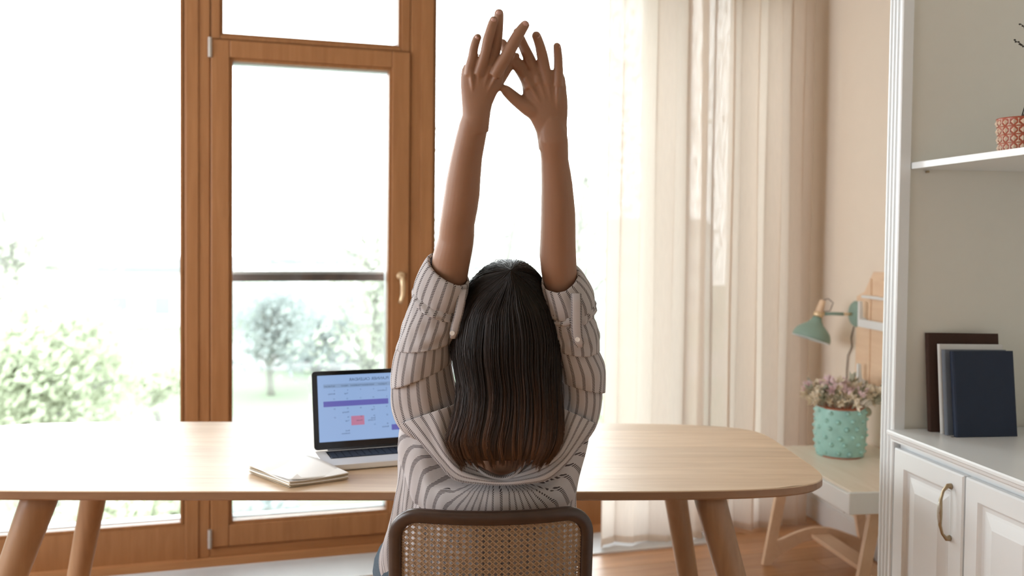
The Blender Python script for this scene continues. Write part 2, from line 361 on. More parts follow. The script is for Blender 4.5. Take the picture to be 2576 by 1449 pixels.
portal('left portal', Matrix.Translation((-3.46, 1.45, 1.65)) @ Matrix.Rotation(R(-90), 4, 'Y'), 1.7, 2.5)
bw = G().box(-3.45, 2.7, wallB - .15, wallB, 0, CEIL)
struct(mk('wall_back', bw, M['ceil']), 'white wall behind the camera')
struct(mk('ceiling', G().box(-3.6, 2.8, wallB - .15, 5.2, CEIL, CEIL + .1), M['ceil']), 'white ceiling of the room')
g = G().box(-0.2, 7.0, -0.016, 0.0, 0.0, 0.115, M_=RMX).box(-0.2, 7.0, -0.011, 0.0, 0.115, 0.128, M_=RMX)
struct(mk('baseboard_right', g, M['white'], bevel=0.003), 'white baseboard along the right wall')
struct(mk('baseboard_far', G().box(1.92, 2.3, -0.016, 0.0, 0.0, 0.12, M_=WMX), M['white']), 'white baseboard behind the curtain')

# windows -------------------------------------------------------------
def frame_bars(g, u0, u1, z0, z1, w, n0, n1, wb=None, wt=None, wl_=None, wr=None):
    wb = w if wb is None else wb; wt = w if wt is None else wt; wl_ = w if wl_ is None else wl_; wr = w if wr is None else wr
    g.box(u0, u0 + wl_, n0, n1, z0, z1); g.box(u1 - wr, u1, n0, n1, z0, z1)
    g.box(u0 + wl_, u1 - wr, n0, n1, z0, z0 + wb); g.box(u0 + wl_, u1 - wr, n0, n1, z1 - wt, z1)
    return g
def win(name, label, glass, frame_w, extra=None, cat='window'):
    """glass=(u0,u1,z0,z1) clear opening; timber frame with stepped bead, aluminium outer frame, pane"""
    u0, u1, z0, z1 = glass; L, Rr_, Bq, T = frame_w
    t = thing(name, label, cat, WO, WA, kind='structure')
    g = frame_bars(G(), u0 - L, u1 + Rr_, z0 - Bq, z1 + T, 0, 0.0, 0.075, Bq - .012, T - .012, L - .012, Rr_ - .012)
    mk('frame', g, M['frame'], t, bevel=0.004, local=True)
    g = frame_bars(G(), u0 - .013, u1 + .013, z0 - .013, z1 + .013, 0.013, 0.012, 0.06)
    mk('glazing_bead', g, M['frame'], t, bevel=0.003, local=True)
    g = frame_bars(G(), u0 - .03, u1 + .03, z0 - .03, z1 + .03, 0.03, 0.0755, 0.135)
    mk('outer_frame', g, M['alu'], t, bevel=0.003, local=True)
    mk('pane', G().box(u0 - .006, u1 + .006, 0.062, 0.068, z0 - .006, z1 + .006), M['glass'], t, local=True)
    return t
# timber posts between the lights
def post(name, u0, u1, z0, z1, label, groove=None):
    t = thing(name, label, 'post', WO, WA, kind='structure')
    mk('post_face', G().box(u0, u1, -0.004, 0.10, z0, z1), M['frame'], t, bevel=0.004, local=True)
    if groove: mk('cover_strip', G().box(groove[0], groove[1], -0.010, -0.0045, z0, z1), M['frame'], t, bevel=0.002, local=True)
win('window_1', 'tall fixed window left of the wooden door, garden trees behind', (-2.55, -0.853, 0.158, 2.66), (0.12, 0.0121, 0.158, 0.08))
struct(mk('leak_backing', G().box(-0.80, -0.72, 0.012, 0.07, 0.0, 2.74, M_=WMX).box(0.10, 0.25, 0.012, 0.07, 0.0, 2.74, M_=WMX).box(1.33, 1.55, 0.012, 0.07, 0, 2.74, M_=WMX).box(-0.86, -0.83, 0.012, 0.07, 0.0, 2.74, M_=WMX).box(-.80, .2, 0.012, .07, 2.225, 2.245, M_=WMX), M['frame']), 'wooden backing added against light leaks behind the seams of the window posts')  # added strips that stop daylight leaking between posts and frames
post('trim_1', -0.84, -0.738, 0, 2.74, 'wooden post between the left window and the glazed door', (-0.835, -0.785))
post('trim_2', 0.128, 0.236, 0, 2.74, 'wooden post right of the glazed balcony door', (0.175, 0.231))
win('window_2', 'fixed transom window over the glazed door', (-0.685, 0.072, 2.268, 2.66), (0.050, 0.053, 0.030, 0.08))
d1 = thing('door_1', 'wooden glazed balcony door with champagne handle', 'door', WO, WA, kind='structure')
DU0, DU1, DZ0, DZ1 = -0.735, 0.124, 0.045, 2.234
g = frame_bars(G(), DU0, DU1, DZ0, DZ1, 0, -0.016, 0.06, 0.095, 0.075, 0.077, 0.082)
mk('sash_frame', g, M['frame'], d1, bevel=0.005, local=True)
mk('glazing_bead', frame_bars(G(), -0.659, 0.043, 0.138, 2.160, 0.014, -0.004, 0.05), M['frame'], d1, bevel=0.003, local=True)
mk('outer_frame', frame_bars(G(), -0.675, 0.06, 0.122, 2.176, 0.030, 0.0605, 0.12), M['alu'], d1, bevel=0.003, local=True)
mk('pane', G().box(-0.65, 0.034, 0.052, 0.058, 0.147, 2.151), M['glass'], d1, local=True)
mk('threshold', G().box(-0.737, 0.127, -0.004, 0.10, 0.0, 0.042), M['frameh'], d1, bevel=0.003, local=True)
# handle: rose plus curved lever pointing down
hx, hz = wloc(1009, 692, -0.03).x, 1.222
g = G().lathe([(0.001, 0), (0.017, 0), (0.019, 0.003), (0.019, 0.010), (0.016, 0.013), (0.001, 0.013)], k=24, Mx=Matrix.Translation((hx, -0.016, hz)) @ Matrix.Rotation(R(90), 4, 'X'))
hr = mk('handle_rose', g, M['brass'], d1, smooth=True, local=True)
mk('handle', G().tube([(hx, -0.025, hz), (hx, -0.050, hz), (hx, -0.062, hz - .008), (hx + .001, -0.066, hz - .022), (hx + .003, -0.064, hz - .05), (hx + .003, -0.060, hz - .085), (hx - .002, -0.058, hz - .105), (hx - .008, -0.058, hz - .122)],
   [0.009, 0.009, 0.0105, 0.0115, 0.0115, 0.011, 0.0105, 0.0085], 14), M['brass'], d1, smooth=True, local=True)
for (hy0, hy1) in ((2.155, 2.238), (0.045, 0.125)):
    g = G().tube([(-0.738, -0.018, hy0), (-0.738, -0.018, hy1)], 0.0085, 14).tube([(-0.738, -0.018, hy0 + .036), (-0.738, -0.018, hy0 + .040)], 0.0095, 14)
    mk('hinge', g, M['hinge'], d1, smooth=False, local=True)
win('window_3', 'tall fixed window behind the raised arms', (0.248, 1.338, 0.158, 2.66), (0.0121, 0.03, 0.158, 0.08))
post('trim_3', 1.368, 1.505, 0, 2.74, 'wooden post showing through the sheer curtain', (1.40, 1.47))
win('window_4', 'narrow window behind the sheer curtain', (1.517, 1.83, 0.158, 2.66), (0.0121, 0.07, 0.158, 0.08))
for k_, (u0, u1) in enumerate(((-2.55, -0.853), (-0.65, 0.034), (0.248, 1.338), (1.517, 1.83))):
    w_, h_ = u1 - u0, 2.5
    portal('window portal', WMX @ Matrix.Translation(((u0 + u1) / 2, 0.15, 1.41)) @ Matrix.Rotation(R(-90), 4, 'X'), w_, h_)

# floor grille in front of the windows
t = thing('floor_grille', 'silver slatted convector grille set in floor below the windows', 'grille', WMX @ Vector((0, -0.28, 0)), WA)
g0 = -0.405; g1 = -0.155
base = WM[t]
def GL(x, y, z): return Vector((x, y + 0.28, z))
mk('duct', G().box(-2.6, 1.50, g0 + .28, g1 + .28, 0.0003, 0.0016), M['grilledark'], t, local=True)
mk('frame', G().box(-2.6, 1.50, g0 + .275, g0 + .283, 0.0003, 0.009).box(-2.6, 1.50, g1 + .277, g1 + .285, 0.0003, 0.009).box(1.492, 1.50, g0 + .283, g1 + .277, 0.0003, 0.009), M['grille'], t, local=True)
g = G()
k_ = 0; yy = g0 + .283 + .006
while yy < g1 + .275:
    g.box(-2.6, 1.49, yy, yy + .0072, 0.0017, 0.008); yy += 0.0122
tag(mk('slats', g, M['grille'], t, local=True), kind='stuff')

# ------------------------------------------------------------------ curtains
def curtain(name, label, u0, u1, z0, z1, seed, nb, slant=0.0, n_=-0.33, amp=0.045, front=0.0):
    rnd = random.Random(seed); NU, NZ = 240, 44
    ph = [rnd.random() * 6.28 for _ in range(4)]
    rows = []; uvs = []
    for iz in range(NZ + 1):
        tz = iz / NZ; z = z0 + (z1 - z0) * tz; row = []
        for iu in range(NU + 1):
            s = iu / NU
            u = u0 + (u1 - u0) * s + slant * (tz - .3) * (1 - s)
            th = 2 * pi * nb * s + 0.5 * math.sin(3.1 * s + ph[0] + .5 * tz) + ph[1]
            a_ = amp * (0.65 + 0.35 * math.sin(5 * s + ph[2] + 0.8 * tz)) * (1 - .25 * tz)
            wv = math.sin(th) + 0.28 * math.sin(2 * th + ph[3] + tz)
            row.append(WMX @ Vector((u + 0.015 * math.sin(2 * th), n_ + front + a_ * wv + .004 * math.sin(17 * s + 9 * tz), z + (0.006 * math.sin(7 * s) if iz == 0 else 0))))
        rows.append(row)
    g = G().loft(rows, cap=False, closed=False)
    t = thing(name, label, 'curtain', WMX @ Vector(((u0 + u1) / 2, n_, 0)), WA)
    mk('curtain_cloth', g, M['curtain'], t, smooth=True, recalc=False)
    hem = []
    for dz in (0.0, 0.03): hem.append([p + Vector((0, 0, dz)) + (WMX.to_3x3() @ Vector((0, -0.0015, 0))) for p in rows[0]])
    mk('hem', G().loft(hem, cap=False, closed=False), M['curtain'], t, smooth=True, recalc=False)
    return t
curtain('curtain', 'sheer pale curtain at left, hanging in front of the tall window', 0.93, 1.46, 0.012, 2.73, 3, 3.4, slant=0.01, amp=0.038)
curtain('curtain', 'beige pleated curtain in the corner beside the cream wall', 1.43, 2.04, 0.014, 2.73, 11, 4.6, n_=-0.29, amp=0.040)

# ------------------------------------------------------------------ oak table
TX, TY, TR = -0.455, 2.745, R(2.0)
tb = thing('dining_table', 'long light oak table with rounded corners and four round splayed legs', 'table', (TX, TY, 0), TR)
def tab_outline(hx_, hy_, n_=6.2, k=180):
    pts = []
    for j in range(k):
        a_ = 2 * pi * j / k
        c_, s_ = math.cos(a_), math.sin(a_)
        pts.append((math.copysign(abs(c_) ** (2 / n_), c_) * hx_, math.copysign(abs(s_) ** (2 / n_), s_) * hy_))
    return pts
HXT, HYT = 1.325, 0.437
# tabletop from glued boards (each a piece), shaped edge
nb_ = 7
out = tab_outline(HXT, HYT, k=400)
def half_x(y): return HXT * (max(0.0, 1 - (abs(y) / HYT) ** 6.2)) ** (1 / 6.2)
for q in range(nb_):
    ya, yb = -HYT + 2 * HYT * q / nb_, -HYT + 2 * HYT * (q + 1) / nb_
    pts_r = []; N_ = 22
    for w_ in range(N_ + 1):
        y = ya + (yb - ya) * w_ / N_
        if q == 0: y = ya + (yb - ya) * (w_ / N_) ** 3
        if q == nb_ - 1: y = yb - (yb - ya) * (1 - w_ / N_) ** 3
        pts_r.append((half_x(y), y))
    ring = pts_r + [(-x, y) for x, y in pts_r[::-1]]
    if q in (0, nb_ - 1):                                # long bowed edge
        ex = [(x, (-1 if q == 0 else 1) * HYT * (1 - (abs(x) / HXT) ** 6.2) ** (1 / 6.2)) for x in np.linspace(-1.24, 1.24, 50)]
        body = [p for p in ring if abs(p[1]) < HYT * (1 - (1.24 / HXT) ** 6.2) ** (1 / 6.2)]
        if q == 0:
            right = [p for p in pts_r if abs(p[1]) < HYT * .93]; ring = ex + right + [(-x, y) for x, y in right[::-1]]
        else:
            right = [p for p in pts_r if abs(p[1]) < HYT * .93]; ring = right + ex[::-1] + [(-x, y) for x, y in right[::-1]]
    k_ = len(ring)
    def inset(p, e):
        x, y = p; r_ = math.hypot(x / HXT, y / HYT); onedge = (abs(x / HXT) ** 6.2 + abs(y / HYT) ** 6.2) > 0.96
        return (x - math.copysign(e, x) * (abs(x / HXT) ** 5), y - math.copysign(e, y) * (abs(y / HYT) ** 5)) if onedge else p
    rings = [[(*inset(p, 0.030), 0.7225)  for p in ring], [(*inset(p, 0.010), 0.7240) for p in ring], [(*inset(p, 0.0), 0.7300) for p in ring], [(*inset(p, 0.0), 0.7475) for p in ring], [(*inset(p, 0.002), 0.75) for p in ring]]
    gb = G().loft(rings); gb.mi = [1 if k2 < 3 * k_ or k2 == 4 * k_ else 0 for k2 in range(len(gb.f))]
    o = mk('tabletop_board', gb, (M['oak'], M['oakshade']), tb, local=True)
    bv = o.modifiers.new('bevel', 'BEVEL'); bv.width = .0006; bv.segments = 1; bv.limit_method = 'ANGLE'; bv.angle_limit = R(60)
# legs (splayed, tapering) and hidden under-frame
def table_leg(px, py, d, splay_x, splay_y, r0=0.043, r1=0.030, name='leg'):
    top = atY(px, py, d); top.z = 0.7222
    bot = Vector((top.x + splay_x, top.y + splay_y, 0.0))
    pts = [top.lerp(bot, s) for s in np.linspace(0, 1, 14)]
    rr = [r0 * (1 - s) + r1 * s for s in np.linspace(0, 1, 14)]; rr[-1] = r1 * .93
    return mk(name, G().tube(pts, rr, 28), M['oakleg'], tb, smooth=False, bevel=0)
for a_ in ((112, 1252, 2.44, -0.235, -0.075, 0.047, 0.030), (262, 1252, 2.94, -0.16, 0.05, 0.043, 0.030), (1777, 1250, 2.50, 0.20, -0.075, 0.044, 0.030), (1676, 1250, 3.04, 0.13, 0.05, 0.041, 0.030)):
    o = table_leg(*a_); o.data.polygons.foreach_set('use_smooth', [len(p.vertices) == 4 for p in o.data.polygons])
mk('under_frame', G().box(-1.0, 1.0, -0.25, -0.215, 0.686, 0.7222).box(-1.0, 1.0, 0.215, 0.25, 0.686, 0.7222), M['oakshade'], tb, bevel=0.004, local=True)

# ------------------------------------------------------------------ laptop (mirrored calendar as in the picture)
hl, hr_ = atZ(790, 1137, .766), atZ(1003, 1121, .766)
LA = math.atan2(hr_.y - hl.y, hr_.x - hl.x)
lp = thing('laptop', 'open silver laptop with black bezel showing a calendar, beside the paper pad', 'laptop', (hl.x, hl.y, 0.7516), LA)
LW, LD = 0.345, 0.185
def rrect(x0, x1, y0, y1, r, k=6):
    p = []
    for cx, cy, a0 in ((x1 - r, y1 - r, 0), (x0 + r, y1 - r, 90), (x0 + r, y0 + r, 180), (x1 - r, y0 + r, 270)):
        for q in range(k + 1): a_ = R(a0 + 90 * q / k); p.append((cx + r * math.cos(a_), cy + r * math.sin(a_)))
    return p
g = G(); pts = rrect(0, LW, -LD, 0, .012)
g.loft([[(x * .985 + .0025, y * .985 - .0018, 0.0015) for x, y in pts], [(x, y, 0.005) for x, y in pts], [(x, y, 0.0155) for x, y in pts], [(x * .997 + .0005, y * .997 - .0003, 0.0165) for x, y in pts]])
mk('base', g, M['lapalu'], lp, local=True)
for fx, fy in ((.02, -.03), (.30, -.03), (.02, -.17), (.30, -.17)): mk('foot', G().box(fx, fx + .02, fy, fy + .01, 0, .0016), M['key'], lp, local=True)
kb = mk('keyboard_deck', G().box(0.030, LW - .030, -0.108, -0.018, .0166, .0169), M['lapblack'], lp, local=True)
g = G()
for r_ in range(6):
    yk = -0.021 - r_ * 0.0144; n_k = 14; wk = (LW - .066) / n_k
    if r_ == 5:
        for (a_, b_) in ((0, 1), (1, 2), (2, 3), (3, 4.2), (4.2, 9), (9, 10), (10, 11), (11, 12), (12, 13), (13, 14)):
            g.box(.033 + a_ * wk + .001, .033 + b_ * wk - .001, yk - .0122, yk, .0170, .0182)
    else:
        for c_ in range(n_k): g.box(.033 + c_ * wk + .001, .033 + (c_ + 1) * wk - .001, yk - (.0122 if r_ else .008), yk, .0170, .0182)
tag(mk('keys', g, M['key'], lp, local=True), kind='stuff')
mk('trackpad', G().box(LW / 2 - .062, LW / 2 + .062, -.178, -.114, .0166, .0168), M['lapalu'], lp, local=True)
mk('hinge_bar', G().tube([(0.04, -.003, .0175), (LW - .04, -.003, .0175)], .005, 12), M['key'], lp, smooth=True, local=True)
TL = R(-14)                                              # lid leans back
LM = Matrix.Translation((0, -0.001, 0.018)) @ Matrix.Rotation(TL, 4, 'X')
LH = 0.232
pts = rrect(0, LW, 0, LH, .011)
g = G().loft([[LM @ Vector((x, 0.0, z)) for x, z in pts], [LM @ Vector((x, 0.0045, z)) for x, z in pts], [LM @ Vector((x * .99 + .002, 0.0065, z * .99 + .001)) for x, z in pts]])
lid = mk('lid', g, M['lapalu'], lp, local=True)
g = G().loft([[LM @ Vector((x, -0.0008, z)) for x, z in rrect(.0006, LW - .0006, .0006, LH - .0006, .0105)], [LM @ Vector((x, 0.0, z)) for x, z in rrect(.0006, LW - .0006, .0006, LH - .0006, .0105)]])
bez = mk('bezel', g, M['lapblack'], lid, local=True)
SX0, SX1, SZ0, SZ1 = 0.0165, LW - 0.0165, 0.0225, LH - .0135
def srect(g, x0, x1, z0, z1, lay):                       # unmirrored calendar coords 0..1 -> mirrored on screen
    X0, X1 = SX0 + (1 - x1) * (SX1 - SX0), SX0 + (1 - x0) * (SX1 - SX0)
    a_, b_ = SZ1 - z0 * (SZ1 - SZ0), SZ1 - z1 * (SZ1 - SZ0)
    e_ = -0.0009 - lay * .0001
    g.add([LM @ Vector(p) for p in ((X0, e_, b_), (X1, e_, b_), (X1, e_, a_), (X0, e_, a_))], [(0, 1, 2, 3)])
g = G(); srect(g, 0, 1, 0, 1, 0); mk('screen', g, M['scr'], lid, local=True, recalc=False)
g = G(); srect(g, 0.06, 0.945, .135, .195, 1); mk('screen_header', g, M['scrhead'], lid, local=True, recalc=False)
CWC = (0.945 - 0.055) / 7
def cx_(c): return 0.055 + CWC * c
g = G(); srect(g, cx_(2) + .01, 0.95, .395, .478, 1); srect(g, cx_(0) + .0, cx_(2) - .01 + .0, .80, .885, 1)
mk('event_bar', g, M['scrpurple'], lid, local=True, recalc=False)
g = G(); srect(g, cx_(4) + .0, cx_(5), .635, .775, 1); mk('event_square', g, M['scrpink'], lid, local=True, recalc=False)
def text_mesh(jobs, to3, name, mat, parent):
    """jobs: (string, x, y, size, align) laid out flat, mapped to 3-D by to3(x, y)"""
    g = G()
    for s, x, y, sz, al in jobs:
        cu = bpy.data.curves.new('t', 'FONT'); cu.body = s; cu.size = sz; cu.align_x = al; cu.resolution_u = 2
        ob = bpy.data.objects.new('t', cu); COL.objects.link(ob)
        dg = bpy.context.evaluated_depsgraph_get(); me = ob.evaluated_get(dg).to_mesh()
        g.add([to3(v.co.x + x, v.co.y + y) for v in me.vertices], [tuple(p.vertices) for p in me.polygons])
        ob.evaluated_get(dg).to_mesh_clear(); bpy.data.objects.remove(ob); bpy.data.curves.remove(cu)
    return mk(name, g, mat, parent, local=True, recalc=False)
SWm, SHm = SX1 - SX0, SZ1 - SZ0
def to_scr(x, y): return LM @ Vector((SX1 - x, -0.0012, SZ1 + y))     # mirrored left-right
jobs = [('PLANNER CALENDAR', SWm * .5 - .0, -SHm * .098, .0125, 'CENTER')]
for c_, s in enumerate(('SUNDAY', 'MONDAY', 'TUESDAY', 'WEDNESDAY', 'THURSDAY', 'FRIDAY', 'SATURDAY')): jobs.append((s, SWm * (cx_(c_) + .015), -SHm * .18, .0066, 'LEFT'))
day = 0
for r_, zz in enumerate((.245, .375, .525, .655, .79)):
    for c_ in range(7):
        if r_ == 0 and c_ == 0: continue
        day += 1
        if day > 31: break
        jobs.append((str(day), SWm * (cx_(c_) + .018), -SHm * zz, .0058, 'LEFT'))
for s, c_, zz in (('Conference', 2, .275), ('Yoga', 5, .295), ('Birthday', 6, .295), ('Yoga', 1, .43), ('Yoga', 3, .56), ('Meeting', 5, .58), ('Yoga', 1, .70), ('Study', 3, .69), ('Shopping', 3, .72), ('Dentist', 4, .715), ('Yoga', 5, .71), ('Birthday', 2, .835), ('Book', 5, .86), ('Exhibition', 5, .90)):
    jobs.append((s, SWm * (cx_(c_) + .018), -SHm * zz, .0062, 'LEFT'))
tag(text_mesh(jobs, to_scr, 'screen_text', M['scrtext'], lid), kind='stuff')

# ------------------------------------------------------------------ paper pad
A, B_, C_, D_ = [atZ(x, y, .75) for x, y in ((624, 1190), (728, 1229), (878, 1207), (768, 1163))]
pd = thing('paper_pad', 'loose white paper pad with curled kraft edges on oak table', 'paper pad', (A + B_ + C_ + D_) / 4)
pd_z = 0.7502
def pad_grid(z, grow, curl, jit, seed, nx=14, ny=12):
    rnd = random.Random(seed); rows = []; ctr = (A + B_ + C_ + D_) / 4
    jx = [rnd.uniform(-jit, jit) for _ in range(4)]
    for i_ in range(nx + 1):
        s = i_ / nx; row = []
        for j_ in range(ny + 1):
            w_ = j_ / ny
            p = (A.lerp(D_, w_)).lerp(B_.lerp(C_, w_), s)   # s: A->B,  w: A->D
            p = ctr + (p - ctr) * grow; p.x += jx[0]; p.y += jx[1]
            lift = curl * ((2 * w_ - 1) ** 2 * .004 + (1 - s) * .003 + .002 * math.sin(5 * s + 3 * w_ + seed))
            row.append(Vector((p.x, p.y, z + max(0, lift))))
        rows.append(row)
    return rows
mk('back_cover', G().loft(pad_grid(pd_z + .0005, .985, 0.3, .001, 1), cap=False, closed=False), M['paperedge'], pd, solid=0.001, recalc=False)
for k_ in range(6):
    mk('page_bundle', G().loft(pad_grid(pd_z + .0028 + .0022 * k_, .98 + .004 * (k_ % 3), .35 + .13 * k_, .0018, k_ + 2), cap=False, closed=False), [M['paper'] if k_ % 3 == 2 else M['paperedge']][0], pd, solid=0.0021, recalc=False, smooth=False)
mk('top_page', G().loft(pad_grid(pd_z + .0162, 1.0, 1.15, .0008, 9), cap=False, closed=False), M['paper'], pd, solid=0.0005, recalc=False, smooth=True)
q0 = A.lerp(B_, .93); q0 = B_.lerp(C_, .12); q0.z = pd_z + .019
g = G().add([q0 + Vector(p) for p in ((-.018, .006, 0), (.016, .009, 0), (-.004, .022, .010), (-.002, .026, .001))], [(0, 1, 2), (0, 2, 3), (1, 3, 2)])
mk('folded_corner', g, M['paper'], pd, solid=0.0004)
q0 = atZ(792, 1172, .7506); q1 = (A + B_ + C_ + D_) / 4
sh = thing('paper_sheet', 'single thin white sheet half under the pad and laptop edge', 'paper', (q0.x, q0.y, .7503))
g = G().loft([[Vector((q0.x - .035 + .06 * s, q0.y + .028 - .01 * s - .11 * w_, .7506 + .0008 * w_ + .0004 * math.sin(6 * s))) for s in np.linspace(0, 1, 6)] for w_ in np.linspace(0, 1, 6)], cap=False, closed=False)
mk('sheet', g, M['paper'], sh, solid=0.0004, recalc=False)

# ------------------------------------------------------------------ built-in cabinet at the right
CO = atZ(2247, 1080, .84); CA = R(-81.9)
CM = Matrix.Translation((CO.x, CO.y, 0)) @ Matrix.Rotation(CA, 4, 'Z')
CI = CM.inverted(); CN = CM.to_3x3() @ Vector((0, 1, 0))
def cloc(x, y, off=0.0): return CI @ atP(x, y, CM @ Vector((0, off, 0)), CN)
# local: x toward the camera, y into the cabinet, front plane y=0
CTZ = 0.84
cab = thing('cabinet', 'white panelled base cabinet with raised panel doors and bronze pulls', 'cabinet', (CO.x, CO.y, 0), CA)
mk('carcass', G().box(0.005, 2.2, 0.022, 0.56, 0.0, CTZ - .036), M['white'], cab, local=True)
mk('plinth', G().box(0.0, 2.2, 0.008, 0.0215, 0.0, 0.09), M['white'], cab, local=True)
zt = cloc(2256, 1128).z
print('cab door top', zt, 'x', cloc(2256, 1128).x, cloc(2425, 1198), cloc(2272, 1203), cloc(2393, 1223), cloc(2391, 1353), 'shelf', cloc(2288, 409.6), cloc(2286, 425))
def cab_door(x0, x1, z0, z1, hx_=None):
    y0 = -0.002
    d = None
    def rr(x0, x1, z0, z1, y): return [Vector((x0, y, z0)), Vector((x1, y, z0)), Vector((x1, y, z1)), Vector((x0, y, z1))]
    ins = [(0, .020), (0, .004), (.004, 0.0), (.052, 0.0), (.056, .0035), (.060, .0090), (.070, .0100), (.078, .0085), (.104, .0022), (.108, .0010), (.112, .0010)]
    rings = [rr(x0 + e, x1 - e, z0 + e, z1 - e, y0 + y) for e, y in ins]
    d = mk('door', G().loft(rings), M['white'], cab, local=True)
    return d
dl = cloc(2425, 1198).x
dA = cab_door(0.010, dl, 0.10, zt)
dB = cab_door(dl + .008, dl + .008 + (dl - .010), 0.10, zt)
dC = cab_door(2 * dl + .006, 3 * dl + .0, 0.10, zt)
def pull(door, x, zc, h=0.145):
    z0, z1 = zc - h / 2, zc + h / 2
    pts = [(x, -.002, z1), (x, -.012, z1 + .002), (x - .001, -.024, z1 - .012), (x - .001, -.031, z1 - .035), (x, -.033, zc), (x - .001, -.031, z0 + .035), (x - .001, -.024, z0 + .012), (x, -.012, z0 - .002), (x, -.002, z0)]
    p2 = []
    for i_ in range(len(pts) - 1):
        for s in (0, .5): p2.append(Vector(pts[i_]).lerp(Vector(pts[i_ + 1]), s))
    p2.append(Vector(pts[-1]))
    rr = [.0085, .0075, .0060, .0045, .0038, .0040, .0046, .0056, .0066, .0056, .0046, .0040, .0038, .0045, .0060, .0075, .0085]
    h_ = mk('handle', G().tube(p2, rr, 12), M['bronze'], door, smooth=True, local=True)
    mk('grip_inlay', G().ball((x - .0005, -.0345, zc), 1, 12, 10, (.0058, .0058, .031)), M['bronzel'], door, smooth=True, local=True)
hz1, hz0 = cloc(2394, 1223).z, cloc(2391, 1353).z
pull(dA, cloc(2393, 1290).x, (hz0 + hz1) / 2, hz1 - hz0)
pull(dC, 3 * dl - .05, (hz0 + hz1) / 2, hz1 - hz0)
ct = thing('countertop', 'white moulded countertop on the base cabinet carrying the books', 'countertop', (CO.x, CO.y, 0), CA)
prof = [(-.018, CTZ), (-.0215, CTZ - .004), (-.0215, CTZ - .011), (-.012, CTZ - .016), (-.010, CTZ - .024), (-.002, CTZ - .030), (-.002, CTZ - .0355), (.50, CTZ - .0355), (.50, CTZ)]
g = G(); k_ = len(prof)
g.add([(0.0, a_, b_) for a_, b_ in prof] + [(2.2, a_, b_) for a_, b_ in prof], [tuple(range(k_)), tuple(range(k_, 2 * k_))[::-1]] + [(i_, i_ + k_, (i_ + 1) % k_ + k_, (i_ + 1) % k_) for i_ in range(k_)])
mk('slab', g, M['white'], ct, local=True)
bc = thing('bookcase', 'tall white open bookcase with fluted pilaster above the base cabinet', 'bookcase', (CO.x, CO.y, 0), CA)
# fluted pilaster: profile across x (along the front), extruded in z
fl_w = 0.072; pr = [(-fl_w, 0.036), (-fl_w, 0.004), (-fl_w + .003, 0.0)]
for q in range(3):
    xc = -fl_w + .016 + q * .0185
    for s in range(9):
        a_ = pi * s / 8; pr.append((xc - .0065 * math.cos(a_), -0.0 + .0075 * math.sin(a_)))
pr += [(-.004, 0.0), (0.0, .003), (0.0, .036)]
mk('fluted_pilaster', G().prism(pr, 0.0, 2.85, ax='z'), M['white'], bc, local=True)
mk('side_panel', G().box(-.030, -.006, .0365, .56, 0.0, 2.85), M['inner'], bc, local=True)
mk('back_panel', G().box(-.006, 2.2, .545, .56, CTZ + .001, 2.85), M['inner'], bc, local=True)
sh0 = cloc(2287, 409.6, .037); sh1 = cloc(2287, 425, .037)
SHZ = sh0.z; print('shelf z', sh0, sh1)
mk('shelf', G().box(-.0055, 2.2, .040, .543, SHZ - .019, SHZ), M['white'], bc, local=True, bevel=.001)
for yy in (.09, .46): mk('shelf_pin', G().tube([(-.0065, yy, SHZ - .026), (.006, yy, SHZ - .026)], .0035, 10), M['bronze'], bc, local=True)
mk('top_panel', G().box(-.005, 2.2, .001, .543, 2.80, 2.85), M['white'], bc, local=True)
# books leaning on the far side panel, covers towards the camera
def book(name, label, bl, br, tl_, h, lean, thick, mat, pages=True):
    """bl / br: bottom-left, bottom-right front corners in the photo, on the counter"""
    p0, p1 = atZ(bl[0], bl[1], CTZ), atZ(br[0], br[1], CTZ)
    a_ = math.atan2(p1.y - p0.y, p1.x - p0.x); w_ = (p1 - p0).length
    t = thing(name, label, 'book', (p0.x, p0.y, CTZ + .0006), a_, 'books leaning on the side panel of the bookcase')
    LMx = Matrix.Rotation(-lean, 4, 'X')
    off = Matrix.Translation((0, 0, 0)) @ LMx
    c = .0022
    g = G()
    for args in ((0, w_, 0, c, 0, h), (0, w_, thick - c, thick, 0, h)): g.box(*args, M_=off)
    mk('cover', g, mat, t, local=True, bevel=.0012)
    sp_ = [(0.003, 0.0), (-.002, c), (-.0035, thick / 2), (-.002, thick - c), (.003, thick)]
    gg = G(); k_ = len(sp_); gg.add([off @ Vector((x, y, 0)) for x, y in sp_] + [off @ Vector((x, y, h)) for x, y in sp_], [tuple(range(k_)), tuple(range(k_, 2 * k_))[::-1]] + [(i_, i_ + 1, i_ + 1 + k_, i_ + k_) for i_ in range(k_ - 1)])
    mk('spine', gg, mat, t, local=True)
    mk('pages', G().box(.003, w_ - .004, c, thick - c, .003, h - .003, M_=off), M['paper'], t, local=True)
    return t
lean = R(7)
book('book', 'large dark brown linen book, rearmost and tallest of the leaning books', (2342, 1087), (2520, 1090), None, .292, lean, .022, M['bookbrown'])
book('book', 'thin pale grey book between the brown and slate books', (2371, 1092), (2532, 1093), None, .262, lean, .012, M['bookwhite'])
book('book', 'slate grey book just behind the navy blue one', (2384, 1095.5), (2540, 1096), None, .248, lean, .016, M['bookgrey'])
bk = book('book', 'navy blue hardcover notebook, frontmost of the leaning books', (2409, 1101), (2560, 1098.5), None, .247, lean, .018, M['booknavy'])
mk('ribbon', G().box(-.016, -.003, .004, .008, .0002, .001), M['bookbrown'], bk, local=True)
